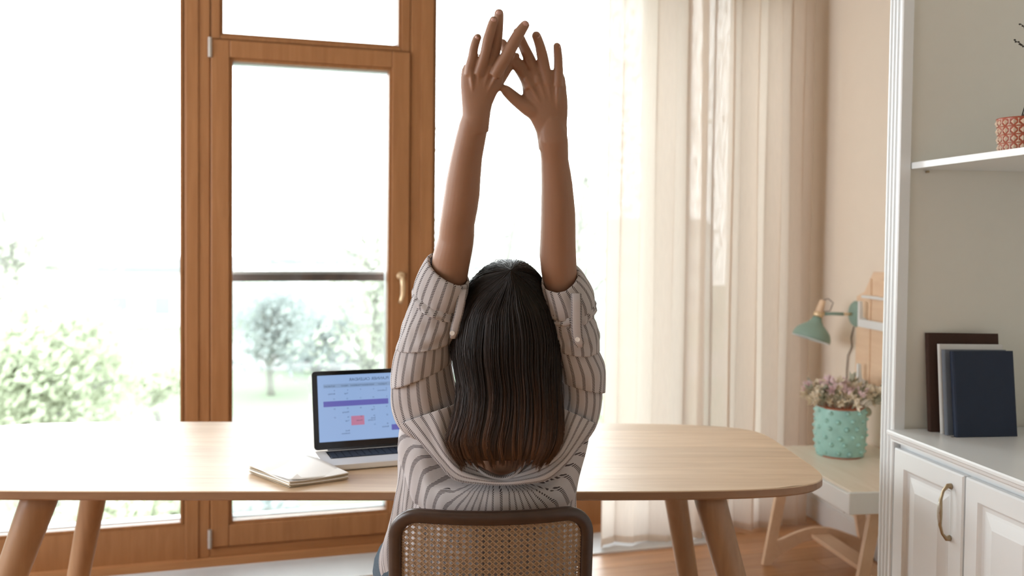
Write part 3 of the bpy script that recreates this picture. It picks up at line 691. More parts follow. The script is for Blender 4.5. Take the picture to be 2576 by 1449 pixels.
# red patterned pot with a dried twig on the shelf
Pp = cloc(2545, 372, .12)
pc = CM @ Vector((Pp.x + .012, .135, SHZ)); PRad = 0.046
s_ = 2300 / pc.y
PRad = 0.058
rp = thing('plant_pot', 'brick red pot with cream raised diamond pattern on the upper shelf', 'pot', (pc.x, pc.y, SHZ + .0005))
g = G().lathe([(.001, 0), (PRad * .84, 0), (PRad * .86, .004), (PRad * .97, .082), (PRad * 1.0, .086), (PRad * .99, .0895), (PRad * .94, .0895), (PRad * .92, .07), (.001, .06)], k=40)
mk('pot_body', g, M['redglaze'], rp, smooth=True, local=True)
g = G()
for r_ in range(4):
    zc = .0125 + r_ * .0215; rr_ = PRad * (.86 + .11 * zc / .082)
    for q in range(16):
        for hh, dx in ((0, 0.0),):
            a0 = 2 * pi * (q + hh) / 16; w_ = 2 * pi / 16 * .34; hgt = .0075
            def pp(a_, z, e): return (math.cos(a_) * (rr_ + e), math.sin(a_) * (rr_ + e), z)
            g.add([pp(a0, zc - hgt, .0004), pp(a0 + w_, zc, .0004), pp(a0, zc + hgt, .0004), pp(a0 - w_, zc, .0004), pp(a0, zc, .0050)], [(0, 1, 4), (1, 2, 4), (2, 3, 4), (3, 0, 4)])
            a1 = 2 * pi * (q + .5) / 16
            for sg in (-1, 1):
                z1_ = zc + sg * .0095
                g.add([pp(a1 - w_ * .9, z1_, .0004), pp(a1 + w_ * .9, z1_, .0004), pp(a1, z1_ - sg * .006, .0004), pp(a1, z1_ - sg * .002, .0026)], [(0, 1, 3), (1, 2, 3), (2, 0, 3)])
            g.add([pp(a1 - .012, zc - .0095, .0008), pp(a1 + .012, zc - .0095, .0008), pp(a1 + .012, zc + .0095, .0008), pp(a1 - .012, zc + .0095, .0008)], [(0, 1, 2, 3)])
tag(mk('raised_pattern', g, M['creamglaze'], rp, local=True), kind='stuff')
tw = thing('dried_branch', 'dark dried twig with small buds standing in the red pot', 'branch', (pc.x, pc.y, SHZ + .06))
tips = [(2552, 102), (2568, 60), (2640, 40), (2600, 150)]
for q, (tx, ty) in enumerate(tips):
    tip = atY(tx, ty, pc.y + .02 - .03 * q); b0 = Vector((pc.x + .012 * math.cos(q * 1.7), pc.y + .012 * math.sin(q * 1.7), SHZ + .062))
    mid = b0.lerp(tip, .55) + Vector((.07, .0, .075)); pts = []
    for s in np.linspace(0, 1, 16): pts.append(b0 * (1 - s) ** 2 + mid * 2 * s * (1 - s) + tip * s ** 2)
    g = G().tube(pts, [.0016 * (1 - .5 * s) for s in np.linspace(0, 1, 16)], 6)
    st = mk('stem', g, M['twig'], tw, smooth=True)
    g = G()
    for s in np.linspace(.72, 1, 9):
        p = b0 * (1 - s) ** 2 + mid * 2 * s * (1 - s) + tip * s ** 2
        g.ball(p + Vector((random.uniform(-.003, .003), 0, random.uniform(-.002, .002))), .0028, 6, 4, (1.2, 1, .8))
    mk('buds', g, M['twig'], tw, smooth=True)

# ------------------------------------------------------------------ child's desk by the right wall
DO = atZ(2137, 1239, .5); DI_A = RA
DM = Matrix.Translation((DO.x, DO.y, 0)) @ Matrix.Rotation(RA, 4, 'Z')   # x toward camera, y to the wall; origin at near-left corner
wall_y = (DM.inverted() @ (RMX @ Vector((0, 0, 0)))).y - .012
dk = thing('desk', 'low birch plywood desk with white side rails against the cream wall', 'desk', (DO.x, DO.y, 0), RA)
DW = min(wall_y, .56); DLn = 0.73; DH = 0.5
print('desk depth', wall_y)
mk('desktop', G().box(-DLn, -.004, 0.012, DW, DH - .020, DH), M['desktopm'], dk, bevel=.003, local=True)
g = G().box(-DLn, 0.0, -.006, .0115, DH - .078, DH - .006)
mk('side_rail', g, M['white'], dk, bevel=.003, local=True)
mk('end_rail', G().box(-.0035, .012, -.006, DW, DH - .078, DH + .001), M['white'], dk, bevel=.003, local=True)
def plate(outline, x0, x1, name='side_frame'):
    return mk(name, G().prism(outline, x0, x1, ax='x'), M['birch'], dk, bevel=.004, local=True)
# frame outline in (y, z): splayed leg, arch rail, second leg, top rail
H_ = DH - .079
def frame_outline(w_):
    o_ = [(-.005, 0.0), (.035, 0.0)]
    for s in np.linspace(0, 1, 13):                       # underside of the arch
        y = .035 + (w_ - .075) * s; z = .012 + .105 * math.sin(pi * s) ** .85
        o_.append((y, z))
    o_ += [(w_ - .03, 0.0), (w_ + .005, 0.0), (w_ - .035, H_)]
    o_ += [(.045, H_)]
    return o_
for xx in (-DLn + .05, -.12):
    sh_ = 0.0 if xx < -.3 else .10
    w_ = DW - .045
    H2 = H_
    left = [(-.02, 0), (.015, 0), (.072, H2 - .06), (.085, H2), (.045, H2)]
    # plate as four joined pieces of one board outline (leg, top, leg, arch)
    g = G()
    def piece(p): g.prism(p, xx, xx + .022, ax='x')
    piece([(-.03 + sh_, 0), (.012 + sh_, 0), (.093 + sh_, H2), (.045 + sh_, H2)])
    piece([(w_ - .012, 0), (w_ + .03, 0), (w_ - .045, H2), (w_ - .093, H2)])
    g.prism([(.045 + sh_, H2 - .045), (w_ - .045, H2 - .045), (w_ - .045, H2), (.045 + sh_, H2)], xx + .0005, xx + .0215, ax='x')
    up = []; dn = []
    for s in np.linspace(0, 1, 15):
        y = .004 + sh_ + (w_ - .008 - sh_) * s; cz = .045 + .085 * math.sin(pi * s)
        up.append((y, cz + .026 + .02 * abs(2 * s - 1) ** 3)); dn.append((y, cz - .026 - .018 * abs(2 * s - 1) ** 3))
    for i_ in range(14): g.prism([dn[i_], dn[i_ + 1], up[i_ + 1], up[i_]], xx + .001, xx + .021, ax='x')
    mk('side_frame', g, M['birch'], dk, local=True)
mk('stretcher', G().box(-DLn + .072, -.12, DW * .38, DW * .38 + .085, .112, .130), M['birch'], dk, bevel=.003, local=True)
mk('stretcher', G().box(-DLn + .072, -.12, DW * .80, DW * .80 + .02, H_ - .10, H_ - .02), M['birch'], dk, bevel=.003, local=True)
mk('height_knob', G().lathe([(.001, 0), (.014, 0), (.017, .006), (.014, .016), (.001, .018)], k=16, Mx=Matrix.Translation((-.095, .02 + .05, .12)) @ Matrix.Rotation(R(90), 4, 'Y')), M['white'], dk, smooth=True, local=True)
mk('height_knob', G().lathe([(.001, 0), (.014, 0), (.017, .006), (.014, .016), (.001, .018)], k=16, Mx=Matrix.Translation((-.098, .30, .15)) @ Matrix.Rotation(R(90), 4, 'Y')), M['white'], dk, smooth=True, local=True)

# turquoise pot with dried flowers
pb = atZ(2112, 1143, DH + .0); 
tp = thing('flower_pot', 'turquoise glazed pot with raised knobs on the low desk', 'pot', (pb.x, pb.y, DH + .0006), 0.3)
PR = .103; PH = .205
def pr_(z): return PR * (0.90 + .07 * math.sin(pi * min(1, z / PH * 1.0)) + .05 * z / PH)
rings = []
zs = [0.0, .006, .0061] + list(np.linspace(.012, PH, 22))
g = G()
for z in zs:
    rings.append([Vector((pr_(z) * (1 + .025 * math.cos(2 * t_ + 1)) * math.cos(t_), pr_(z) * (1 + .025 * math.cos(2 * t_ + 1)) * math.sin(t_), z)) for t_ in np.linspace(0, 2 * pi, 49)[:-1]])
rings += [[Vector((p.x * .93, p.y * .93, PH)) for p in rings[-1]], [Vector((p.x * .90, p.y * .90, PH - .06)) for p in rings[-1]]]
g.loft(rings); mk('pot_body', g, M['glaze'], tp, smooth=True, local=True)
g = G(); rnd = random.Random(5)
for r_ in range(6):
    for q in range(11):
        a_ = 2 * pi * (q + .5 * (r_ % 2)) / 11 + rnd.uniform(-.08, .08); z = .022 + r_ * .033 + rnd.uniform(-.004, .004); rr_ = pr_(z)
        g.lathe([(.0105, -.002), (.0085, .003), (.004, .0085), (.0008, .011)], k=8, Mx=Matrix.Translation((rr_ * math.cos(a_), rr_ * math.sin(a_), z)) @ Matrix.Rotation(a_, 4, 'Z') @ Matrix.Rotation(R(90), 4, 'Y'))
mk('knobs', g, M['glaze'], tp, smooth=True, local=True)
mk('foot_ring', G().lathe([(PR * .86, -.0003), (PR * .905, -.0003), (PR * .915, .005), (PR * .86, .005)], k=40), M['terra'], tp, local=True)
mk('rim', G().lathe([(PR * .90, PH - .003), (PR * .955, PH - .003), (PR * .955, PH + .0025), (PR * .90, PH + .0025)], k=48), M['terra'], tp, local=True)
fb = thing('dried_flowers', 'bunch of dried pink and cream flowers standing in the turquoise pot', 'flowers', (pb.x, pb.y, DH + .15))
me_c = []
def flower_mesh(kind):
    g = G(); rnd = random.Random(kind)
    n_p = 16 if kind < 2 else 9
    for q in range(n_p):
        a_ = rnd.uniform(0, 2 * pi); el = rnd.uniform(.1, 1.35) if kind < 2 else rnd.uniform(.9, 1.5)
        d_ = Vector((math.cos(a_) * math.cos(el), math.sin(a_) * math.cos(el), math.sin(el))); L_ = rnd.uniform(.012, .022) * (1.0 if kind < 2 else 1.7)
        s_ = d_.orthogonal().normalized() * .0038 * (1 if kind < 2 else 1.3); u_ = d_.cross(s_)
        b0 = Vector((0, 0, .0)); g.add([b0, d_ * L_ * .55 + s_, d_ * L_, d_ * L_ * .55 - s_, d_ * L_ * .5 + u_ * .35], [(0, 1, 4), (1, 2, 4), (2, 3, 4), (3, 0, 4)])
    return g
protos = {}
rnd = random.Random(21)
stg = G()
for q in range(165):
    a_ = rnd.uniform(0, 2 * pi); rad = math.sqrt(rnd.random()) * .150
    if rad > .07: hgt = rnd.uniform(.022, .085)
    else: hgt = rnd.uniform(.035, .110)
    kind = 0 if (hgt > .068 and math.cos(a_) < .75 and rnd.random() < .75) else (1 if rnd.random() < .7 else 2)
    top = Vector((rad * math.cos(a_), rad * math.sin(a_) * .9, PH - .15 + hgt)); bot = Vector((top.x * .35, top.y * .35, .0))
    stg.tube([bot, bot.lerp(top, .6) + Vector((0, 0, .012)), top], .0011, 4, cap=False)
    if kind not in protos:
        o = mk('flower', flower_mesh(kind), (M['petalp'], M['petalc'], M['petalg'])[kind], fb, local=True, recalc=False); protos[kind] = o.data
    else:
        o = bpy.data.objects.new('flower', protos[kind]); COL.objects.link(o); o.parent = fb
    dirv = (top - bot * .2).normalized()
    o.matrix_local = Matrix.Translation(top) @ Vector((0, 0, 1)).rotation_difference(dirv).to_matrix().to_4x4() @ Matrix.Rotation(rnd.uniform(0, 6), 4, 'Z') @ Matrix.Scale(rnd.uniform(1.1, 1.9), 4)
tag(mk('stems', stg, M['petalg'], fb, local=True, recalc=False), kind='stuff')
lf = atY(2180, 1036, pb.y - .02) - Vector((pb.x, pb.y, DH + .15))
mk('round_leaf', G().lathe([(.001, 0), (.016, .001), (.021, .003), (.016, .0035), (.001, .002)], k=16, Mx=Matrix.Translation(lf) @ Matrix.Rotation(R(75), 4, 'X')), M['petalg'], fb, local=True, smooth=True)

# ------------------------------------------------------------------ wall lamp
RN = RMX.to_3x3() @ Vector((0, 1, 0))
def rloc(x, y, off=0.0): return RMX.inverted() @ atP(x, y, RMX @ Vector((0, off, 0)), RN)
lc = rloc(2151, 790, -.02)
wlp = thing('wall_lamp', 'sage green wall lamp with wooden neck and brass joints', 'lamp', RMX @ Vector((lc.x, 0, lc.z)), RA)
def lathe_y(prof, c=(0, 0, 0), k=28): return dict(prof=prof, k=k, Mx=Matrix.Translation(c) @ Matrix.Rotation(R(90), 4, 'X'))
mk('wall_plate', G().lathe([(.001, 0.0005), (.060, 0.0005), (.060, .016), (.052, .026), (.034, .034), (.001, .036)], k=32, Mx=Matrix.Rotation(R(90), 4, 'X')), M['lampgreen'], wlp, smooth=False, local=True, bevel=.002)
J = Vector((-.03, -.165, -.002))
mk('arm', G().tube([(0, -.075, 0), (-.02, -.12, 0), J], .0075, 14), M['lampgreen'], wlp, smooth=True, local=True)
mk('brass_joint', G().tube([(0, -.034, 0), (0, -.077, 0)], .0062, 14).ball(J + Vector((0, 0, .002)), .013), M['brass'], wlp, smooth=True, local=True)
# neck axis in world: from joint up-right and shade down-left as seen
ax_w = Vector((.33, 0.10, 1)).normalized()
axl = (WM[wlp].to_3x3().inverted() @ ax_w).normalized()
Q = Vector((0, 0, 1)).rotation_difference(axl).to_matrix().to_4x4(); S0 = J + Vector((0, -.018, -.002))
SM = Matrix.Translation(S0) @ Q
mk('neck', G().lathe([(.001, .008), (.0175, .008), (.0135, .062), (.011, .068), (.001, .069)], k=22, Mx=SM), M['birch'], wlp, smooth=True, local=True)
mk('collar', G().lathe([(.001, -.012), (.022, -.012), (.022, .002), (.019, .010), (.001, .011)], k=22, Mx=SM), M['brass'], wlp, smooth=True, local=True)
prof = [(.020, -.012), (.023, -.026), (.036, -.045), (.058, -.062), (.076, -.080), (.084, -.100), (.086, -.118), (.0835, -.118), (.081, -.100), (.073, -.082), (.055, -.065), (.033, -.048), (.019, -.03), (.001, -.028)]
# shade axis tilts a little more
ax2 = (WM[wlp].to_3x3().inverted() @ Vector((.30, .05, 1)).normalized())
SM2 = Matrix.Translation(S0) @ Vector((0, 0, 1)).rotation_difference(ax2).to_matrix().to_4x4()
mk('shade', G().lathe([(.001, -.010)] + prof, k=40, Mx=SM2), M['lampgreen'], wlp, smooth=True, local=True)
mk('shade_rim', G().lathe([(.0865, -.1175), (.0865, -.1205), (.083, -.1205), (.083, -.1175)], k=40, Mx=SM2, cap=False), M['white'], wlp, local=True)
mk('bulb', G().ball(SM2 @ Vector((0, 0, -.068)), .026), M['paper'], wlp, smooth=True, local=True)
cp = [S0 + axl * .066, S0 + axl * .078 + Vector((.02, .012, .0)), S0 + axl * .06 + Vector((.045, .03, 0)), S0 + axl * .02 + Vector((.03, .035, 0)), J + Vector((.004, .004, .01))]
mk('cord_loop', G().tube([cp[0].lerp(cp[1], .0), cp[0].lerp(cp[1], .6), cp[1], cp[1].lerp(cp[2], .5), cp[2], cp[2].lerp(cp[3], .5), cp[3], cp[4]], .0022, 8), M['cord'], wlp, smooth=True, local=True)
cpts = []
for (x, y) in ((2147, 822), (2141, 850), (2143, 872), (2133, 895), (2130, 930), (2129, 970)): 
    q = WM[wlp].inverted() @ (RMX @ rloc(x, y, -.008)); cpts.append(q)
q = cpts[-1].copy(); 
for z in (.70, .5, .3, .12): cpts.append(Vector((q.x + .01 * math.sin(z * 9), q.y, z - WM[wlp].translation.z)))
mk('cord', G().tube(cpts, .0032, 8), M['cord'], wlp, smooth=True, local=True)
cb = thing('power_cable', 'dark power cable lying along the baseboard behind the desk', 'cable', RMX @ Vector((rloc(2130, 1365, -.03).x, -.03, 0)), RA)
q0 = rloc(2100, 1340, -.03)
pts = [Vector((q0.x + s * .75, -.035 - .03 * math.sin(s * 9), .006 + (.05 * max(0, .15 - s) if s < .15 else 0))) for s in np.linspace(0, 1, 30)]
mk('cable', G().tube([RMX @ p for p in pts], .004, 8), M['corddark'], cb, smooth=True)

# ------------------------------------------------------------------ wooden wall shelf (house shaped back board, white ledges)
k0 = rloc(2161, 745, -.004)
ws = thing('wall_shelf', 'pale wooden house shaped wall shelf with white ledges beside the lamp', 'shelf', RMX @ Vector((k0.x, 0, 0)), RA)
X0 = k0.x
def rl(x, y, off=-.004): q = rloc(x, y, off); return (q.x - X0, q.z)
pL = rl(2161, 985); pT = rl(2161, 745); pA = rl(2180, 735); pB = rl(2203, 684); WDT = .62
zt = pB[1]
outl = [(0, pL[1]), (WDT, pL[1]), (WDT, pT[1]), (WDT - pA[0] + 0, pA[1]), (WDT - pB[0], zt), (pB[0], zt), (pA[0], pA[1]), (0, pT[1])]
mk('back_board', G().prism(outl, -.016, -.0005, ax='y'), M['birch'], ws, bevel=.002, local=True)
for xg in (.118, .30, .48): mk('cleat', G().box(xg, xg + .012, -.022, -.0165, pL[1] + .05, zt - .03), M['birch'], ws, bevel=.002, local=True)
def ledge(zb, zt_, lip, cheek):
    l_ = mk('ledge', G().box(.11, WDT, -.055, -.0165, zb, zb + .012), M['white'], ws, bevel=.002, local=True)
    if lip: mk('front_lip', G().box(.11, WDT, -.062, -.0555, zb, zb + lip), M['white'], ws, bevel=.002, local=True)
    if cheek:
        mk('cheek', G().prism([(-.062, zb), (-.0165, zb), (-.0165, zb + .03), (-.040, zb + .045), (-.046, zb + cheek), (-.062, zb + cheek)], .095, .1095, ax='x'), M['white'], ws, bevel=.002, local=True)
za = rl(2170, 750, -.06)[1]; zb_ = rl(2170, 824, -.06)[1]; zc_ = rl(2180, 984, -.06)[1]
ledge(za, 0, 0, 0); ledge(zb_, 0, .036, .115); ledge(zc_, 0, .034, .11)
for (x, y, w_, h_) in ((2219, 738, .05, .075), (2216, 968, .05, .09)):
    q = rl(x, y, -.05); 
    zz = za + .0125 if y < 800 else zc_ + .0125
    b_ = thing('toy_block', 'small pale wooden block on the %s ledge of the wall shelf' % ('top' if y < 800 else 'lowest'), 'block', WM[ws] @ Vector((q[0], -.037, zz)), RA)
    mk('block', G().box(-w_ / 2, w_ / 2, -.014, .014, 0, h_), M['birch'], b_, bevel=.003, local=True)

# ------------------------------------------------------------------ outdoors, two floors down
GZ = -6.0
go = mk('lawn', G().box(-90, 60, 6.5, 150, GZ - .2, GZ), M['lawn']); tag(go, 'green lawn far below between the trees and buildings', 'lawn', kind='structure')
def gp(x, y, z=GZ): return atZ(x, y, z)
def strip(name, label, pts, w_, mat='path', z=GZ + .02):
    g = G(); L_ = []; Rr2 = []
    for i_, p in enumerate(pts):
        t_ = (Vector(pts[min(i_ + 1, len(pts) - 1)]) - Vector(pts[max(i_ - 1, 0)])).normalized(); n_ = Vector((-t_.y, t_.x, 0)) * w_ / 2
        L_.append(Vector(p) + n_); Rr2.append(Vector(p) - n_)
    g.loft([[a_ + Vector((0, 0, z)) for a_ in (L_[i_], Rr2[i_])] for i_ in range(len(pts))], cap=False, closed=False)
    return tag(mk(name, g, M[mat], solid=.03), label, 'path', kind='structure')
strip('path', 'pale path curving over the lawn outside', [(-32, 26, 0), (-20, 30, 0), (-8, 36, 0), (4, 34, 0), (18, 30, 0)], 4.5)
strip('road', 'pale road in front of the far buildings', [(-60, 52, 0), (-20, 56, 0), (30, 54, 0)], 12)
def house(label, x, y, w_, d_, h_, rz, nwin, rows_, roof_h=1.2):
    t = thing('building', label, 'building', (x, y, GZ), rz)
    mk('walls', G().box(-w_ / 2, w_ / 2, 0, d_, 0, h_), M['render'], t, local=True)
    g = G().prism([(-w_ / 2 - .5, h_), (w_ / 2 + .5, h_), (w_ / 2 - .6, h_ + roof_h), (-w_ / 2 + .6, h_ + roof_h)], -.6, d_ + .6, ax='y')
    mk('roof', g, M['roof'], t, local=True)
    for r_ in range(rows_):
        for q in range(nwin):
            xx = -w_ / 2 + w_ * (q + .5) / nwin; zz = 1.0 + r_ * 2.9
            mk('window', G().box(xx - .6, xx + .6, -.05, .1, zz, zz + 1.4), M['hglass'], t, local=True)
    mk('door', G().box(-.5, .5, -.06, .1, 0, 2.1), M['roof'], t, local=True)
    return t
house('long low white building with a grey roof, behind the left window', -36, 72, 26, 9, 4.6, .12, 8, 1, .9)
house('taller white building left of the wooden door', -47, 84, 15, 10, 8.6, .0, 5, 2, 1.5)
house('white building behind the glazed door, near its left side', -14, 78, 14, 9, 5.2, -.1, 5, 1, 1.0)
house('small white building behind the right part of the glazed door', -2.0, 90, 10, 9, 6.4, .1, 4, 2, 1.4)
house('white building behind the window by the curtain', 12, 92, 16, 10, 8.0, .05, 5, 2, 1.5)
def car(label, x, y, rz):
    t = thing('car', label, 'car', (x, y, GZ + .03), rz)
    g = G().prism([(-2, .3), (2, .3), (2.05, .75), (1.3, .9), (.8, 1.4), (-1.0, 1.42), (-1.6, .95), (-2.05, .85)], -.85, .85)
    mk('body', g, M['render'], t, local=True, bevel=.06)
    mk('windows', G().prism([(1.15, .93), (.78, 1.34), (-.95, 1.36), (-1.4, .97)], -.87, .87), M['hglass'], t, local=True)
    for sx in (-1.25, 1.25):
        for sy in (-.78, .78): mk('wheel', G().lathe([(.001, -.1), (.32, -.1), (.32, .1), (.001, .1)], k=16, Mx=Matrix.Translation((sx, sy, .32)) @ Matrix.Rotation(R(90), 4, 'X')), M['roof'], t, local=True)
car('white parked car nearest the wooden post, behind the left window', -21.5, 52.5, .1)
car('white parked car left of two others, behind the left window', -26.5, 52, .15)
car('white parked car behind the lower part of the glazed door', -11.0, 54, .0)
def tree(label, px, py, d, r, h_sq, nleaf, mat, seed, leaf=.10, bare=False, group='trees outside the windows', sparse=False):
    rnd = random.Random(seed); c = atY(px, py, d)
    t = thing('tree', label, 'tree', (c.x, c.y, GZ), 0, group)
    top = c.z - GZ; g = G()
    trunk = [Vector((.25 * math.sin(2 * s + seed), .2 * math.cos(3 * s), top * .95 * s)) for s in np.linspace(0, 1, 8)]
    g.tube(trunk, [.17 * r / 1.8 * (1 - .7 * s) + .03 for s in np.linspace(0, 1, 8)], 8)
    ends = []
    for q in range(16):
        s = rnd.uniform(.45, .95); b0 = trunk[int(s * 7)]; a_ = rnd.uniform(0, 2 * pi); el = rnd.uniform(.1, 1.1); L_ = r * rnd.uniform(.7, 1.15)
        tip = b0 + Vector((math.cos(a_) * math.cos(el), math.sin(a_) * math.cos(el), math.sin(el) * h_sq)) * L_
        mid = b0.lerp(tip, .5) + Vector((0, 0, .18 * L_)); pts = [b0 * (1 - k_) ** 2 + mid * 2 * k_ * (1 - k_) + tip * k_ ** 2 for k_ in np.linspace(0, 1, 7)]
        g.tube(pts, [.05 * r / 1.8 * (1 - .8 * k_) + .012 for k_ in np.linspace(0, 1, 7)], 5); ends += pts[2:]
    mk('trunk', g, M['bark'], t, smooth=True, local=True)
    cl = [Vector((rnd.gauss(0, .42), rnd.gauss(0, .42), rnd.gauss(0, .36) * h_sq)) * r + Vector((0, 0, top)) for _ in range(26)]
    g = G()
    for q in range(nleaf):
        b0 = rnd.choice(ends) if rnd.random() < .4 else rnd.choice(cl); sp_ = r * (.26 if not sparse else .34)
        p = b0 + Vector((rnd.gauss(0, sp_), rnd.gauss(0, sp_), rnd.gauss(0, sp_ * .9)))
        n_ = Vector((rnd.gauss(0, 1), rnd.gauss(0, 1), rnd.gauss(0, 1))).normalized(); a_ = n_.orthogonal().normalized() * leaf * rnd.uniform(.6, 1.3); b_ = n_.cross(a_) * .55
        g.add([p - a_, p + b_, p + a_, p - b_], [(0, 1, 2, 3)])
    tag(mk('foliage', g, M[mat], t, local=True, recalc=False), kind='stuff')
    return t
tree('fresh green leafy tree at the lower left edge behind the fixed window', 95, 880, 19, 1.75, 1.1, 9000, 'leaf1', 1)
tree('pale budding tree with bare branches, upper left behind the fixed window', 60, 560, 24, 2.2, 1.0, 3500, 'leaf2', 2, sparse=True)
tree('small green shrub like tree left of the wooden post', 400, 950, 34, 1.2, .7, 2500, 'leaf1', 3)
tree('blue green tree in the left half of the glazed door', 690, 800, 42, 1.7, 1.3, 4000, 'leaf3', 4, leaf=.13)
tree('grey green tree in the middle of the glazed door', 800, 830, 50, 1.8, .9, 3500, 'leaf3', 5, leaf=.14)
tree('pale tree at the right side of the glazed door', 930, 560, 26, 2.0, 1.8, 3500, 'leaf2', 6, sparse=True)
tree('low green bush like tree under the table line, behind the left window', 330, 1310, 13.5, .75, .6, 4000, 'leaf1', 7)
tree('low blue green bush seen under the table through the glazed door', 660, 1330, 12.5, .55, .5, 3000, 'leaf3', 8)
tree('tall pale budding tree between the raised arms', 1290, 420, 18, 2.3, 1.8, 2200, 'leaf2', 9, sparse=True, leaf=.07)
tree('tall pale tree just left of the sheer curtain', 1480, 330, 23, 1.9, 2.2, 2200, 'leaf2', 10, sparse=True)
tree('green tree low beside the curtain, behind the woman', 1480, 1000, 31, 2.4, .9, 4000, 'leaf1', 11)
# balcony rail behind the door
br = thing('balcony_rail', 'brown grey handrail crossing outside the glazed door', 'railing', WMX @ Vector((-.3, .20, 0)), WA)
zr = wloc(780, 697, .22).z
ra, rb_ = wloc(590, 697, .22).x, wloc(972, 697, .22).x
mk('handrail', G().box(ra - .03, rb_ + .03, .20, .24, zr - .018, zr + .014, M_=WMX), M['rail'], br, bevel=.004)
mk('lit_top', G().box(ra - .03, rb_ + .03, .198, .242, zr + .0145, zr + .028, M_=WMX), M['alu'], br)  # pale strip paints the sky-lit top face of the handrail
mk('glass_panel', G().box(ra - .03, rb_ + .03, .217, .223, .05, zr - .0185, M_=WMX), M['glass'], br)
for xx in (ra - .05, rb_ + .05): mk('rail_post', G().box(xx - .02, xx + .02, .225, .255, -.1, zr - .02, M_=WMX), M['alu'], br)
struct(mk('trim_5', G().box(-2.7, 2.0, .14, .30, -.25, -.10, M_=WMX), M['alu']), 'pale sill ledge outside below the windows')

# ------------------------------------------------------------------ cane chair
CHX, CHY, CHA = -0.0385, 2.030, R(4.6)
ch = thing('cane_chair', 'dark wooden framed chair with woven cane back, woman sitting on it', 'chair', (CHX, CHY, 0), CHA)
HWc, ZT, ZB, SAG = 0.2145, 0.786, 0.42, 0.046
def csurf(x, z): return Vector((x, -SAG * (1 - (x / HWc) ** 2) + (ZT - z) * .10, z))   # back slopes forward going down
fr_pts = []
rc = .052
pts = rrect(-HWc, HWc, ZB, ZT, rc, 8)
dense = []
for i_ in range(len(pts)):
    a_, b_ = Vector(pts[i_]), Vector(pts[(i_ + 1) % len(pts)]); n_ = max(1, int((b_ - a_).length / .02))
    for s in range(n_): dense.append(a_.lerp(b_, s / n_))
cen = [csurf(p.x, p.y) for p in dense]
rings = []
for i_, p in enumerate(cen):
    t_ = (cen[(i_ + 1) % len(cen)] - cen[i_ - 1]).normalized(); nrm = Vector((2 * SAG * p.x / HWc ** 2 * -1 * -1, -1, -.1)).normalized()
    nrm = (nrm - t_ * nrm.dot(t_)).normalized(); o_ = t_.cross(nrm)
    rings.append([p + (nrm * math.copysign(abs(math.sin(a_)) ** .8, math.sin(a_)) * .0125 + o_ * math.copysign(abs(math.cos(a_)) ** .8, math.cos(a_)) * .0158) for a_ in [2 * pi * j / 20 for j in range(20)]])
rings.append(rings[0])
mk('back_frame', G().loft(rings, cap=False), M['chairwood'], ch, smooth=True, local=True)
g = G(); pw = .0141
def inside(x, z, e=.004):
    dx, dz = abs(x) - (HWc - rc), max(z - (ZT - rc), (ZB + rc) - z)
    if dx > 0 and dz > 0: return math.hypot(dx, dz) < rc - e
    return abs(x) < HWc - e and ZB + e < z < ZT - e
def ribbon(p0, p1, w_, off):
    """cane strand between two (x, z) points, clipped to the frame"""
    p0, p1 = Vector(p0), Vector(p1); n_ = int((p1 - p0).length / .007) + 1; dr = (p1 - p0).normalized(); sd = Vector((-dr.y, dr.x)) * w_ / 2
    run = []
    for s in range(n_ + 1):
        q = p0.lerp(p1, s / n_)
        if inside(q.x, q.y, -.002):
            wv = .0005 * math.sin(s * 3.14159)
            a_, b_ = q + sd, q - sd
            run.append([csurf(a_.x, a_.y) + Vector((0, off + wv, 0)), csurf(q.x, q.y) + Vector((0, off + wv - .0006, 0)), csurf(b_.x, b_.y) + Vector((0, off + wv, 0))])
        elif len(run) > 1: break
    if len(run) > 1: g.loft(run, cap=False, closed=False)
nx_ = int(HWc / pw) + 1
for k_ in range(-nx_, nx_ + 1):
    for e_ in (-.0014, .0014): ribbon((k_ * pw + e_, ZB), (k_ * pw + e_, ZT), .0021, .0)
nz_ = int((ZT - ZB) / .0128) + 1; pz = .0128
for k_ in range(nz_ + 1):
    for e_ in (-.0013, .0013): ribbon((-HWc, ZB + k_ * pz + e_), (HWc, ZB + k_ * pz + e_), .0020, -.0007)
for k_ in range(-2 * nz_ - 40, 2 * nz_ + 60):
    c_ = (k_ + .5) * pz
    # z = ZB + c + x*pz/pw
    ribbon((-HWc, ZB + c_ - HWc * pz / pw), (HWc, ZB + c_ + HWc * pz / pw), .0030, -.0016)
    ribbon((-HWc, ZB + c_ + HWc * pz / pw), (HWc, ZB + c_ - HWc * pz / pw), .0030, -.0022)
tag(mk('cane_webbing', g, M['cane'], ch, local=True, recalc=False), kind='stuff')
# seat with cane, chrome cantilever tube
sp_ = rrect(-.225, .225, .06, .49, .06)
mk('seat_frame', G().loft([[(x * .97, y * .97 + .01, .428) for x, y in sp_], [(x, y, .436) for x, y in sp_], [(x, y, .452) for x, y in sp_], [(x * .98, y * .98 + .005, .458) for x, y in sp_]]), M['chairwood'], ch, smooth=False, local=True)
for sx in (-1, 1):
    X = sx * .205
    pts = [(X, .018, .70), (X, .035, .50), (X, .06, .43), (X, .12, .416), (X, .42, .416), (X, .49, .41), (X, .535, .37), (X, .545, .30), (X, .545, .10), (X, .535, .04), (X, .50, .0125), (X, .42, .0125), (X, .0, .0125), (X * .8, -.04, .0125)]
    mk('cantilever_tube', G().tube(pts, .0122, 14), M['chrome'], ch, smooth=True, local=True)
mk('floor_tube', G().tube([(-.165, -.041, .0125), (.165, -.041, .0125)], .0121, 14), M['chrome'], ch, smooth=True, local=True)

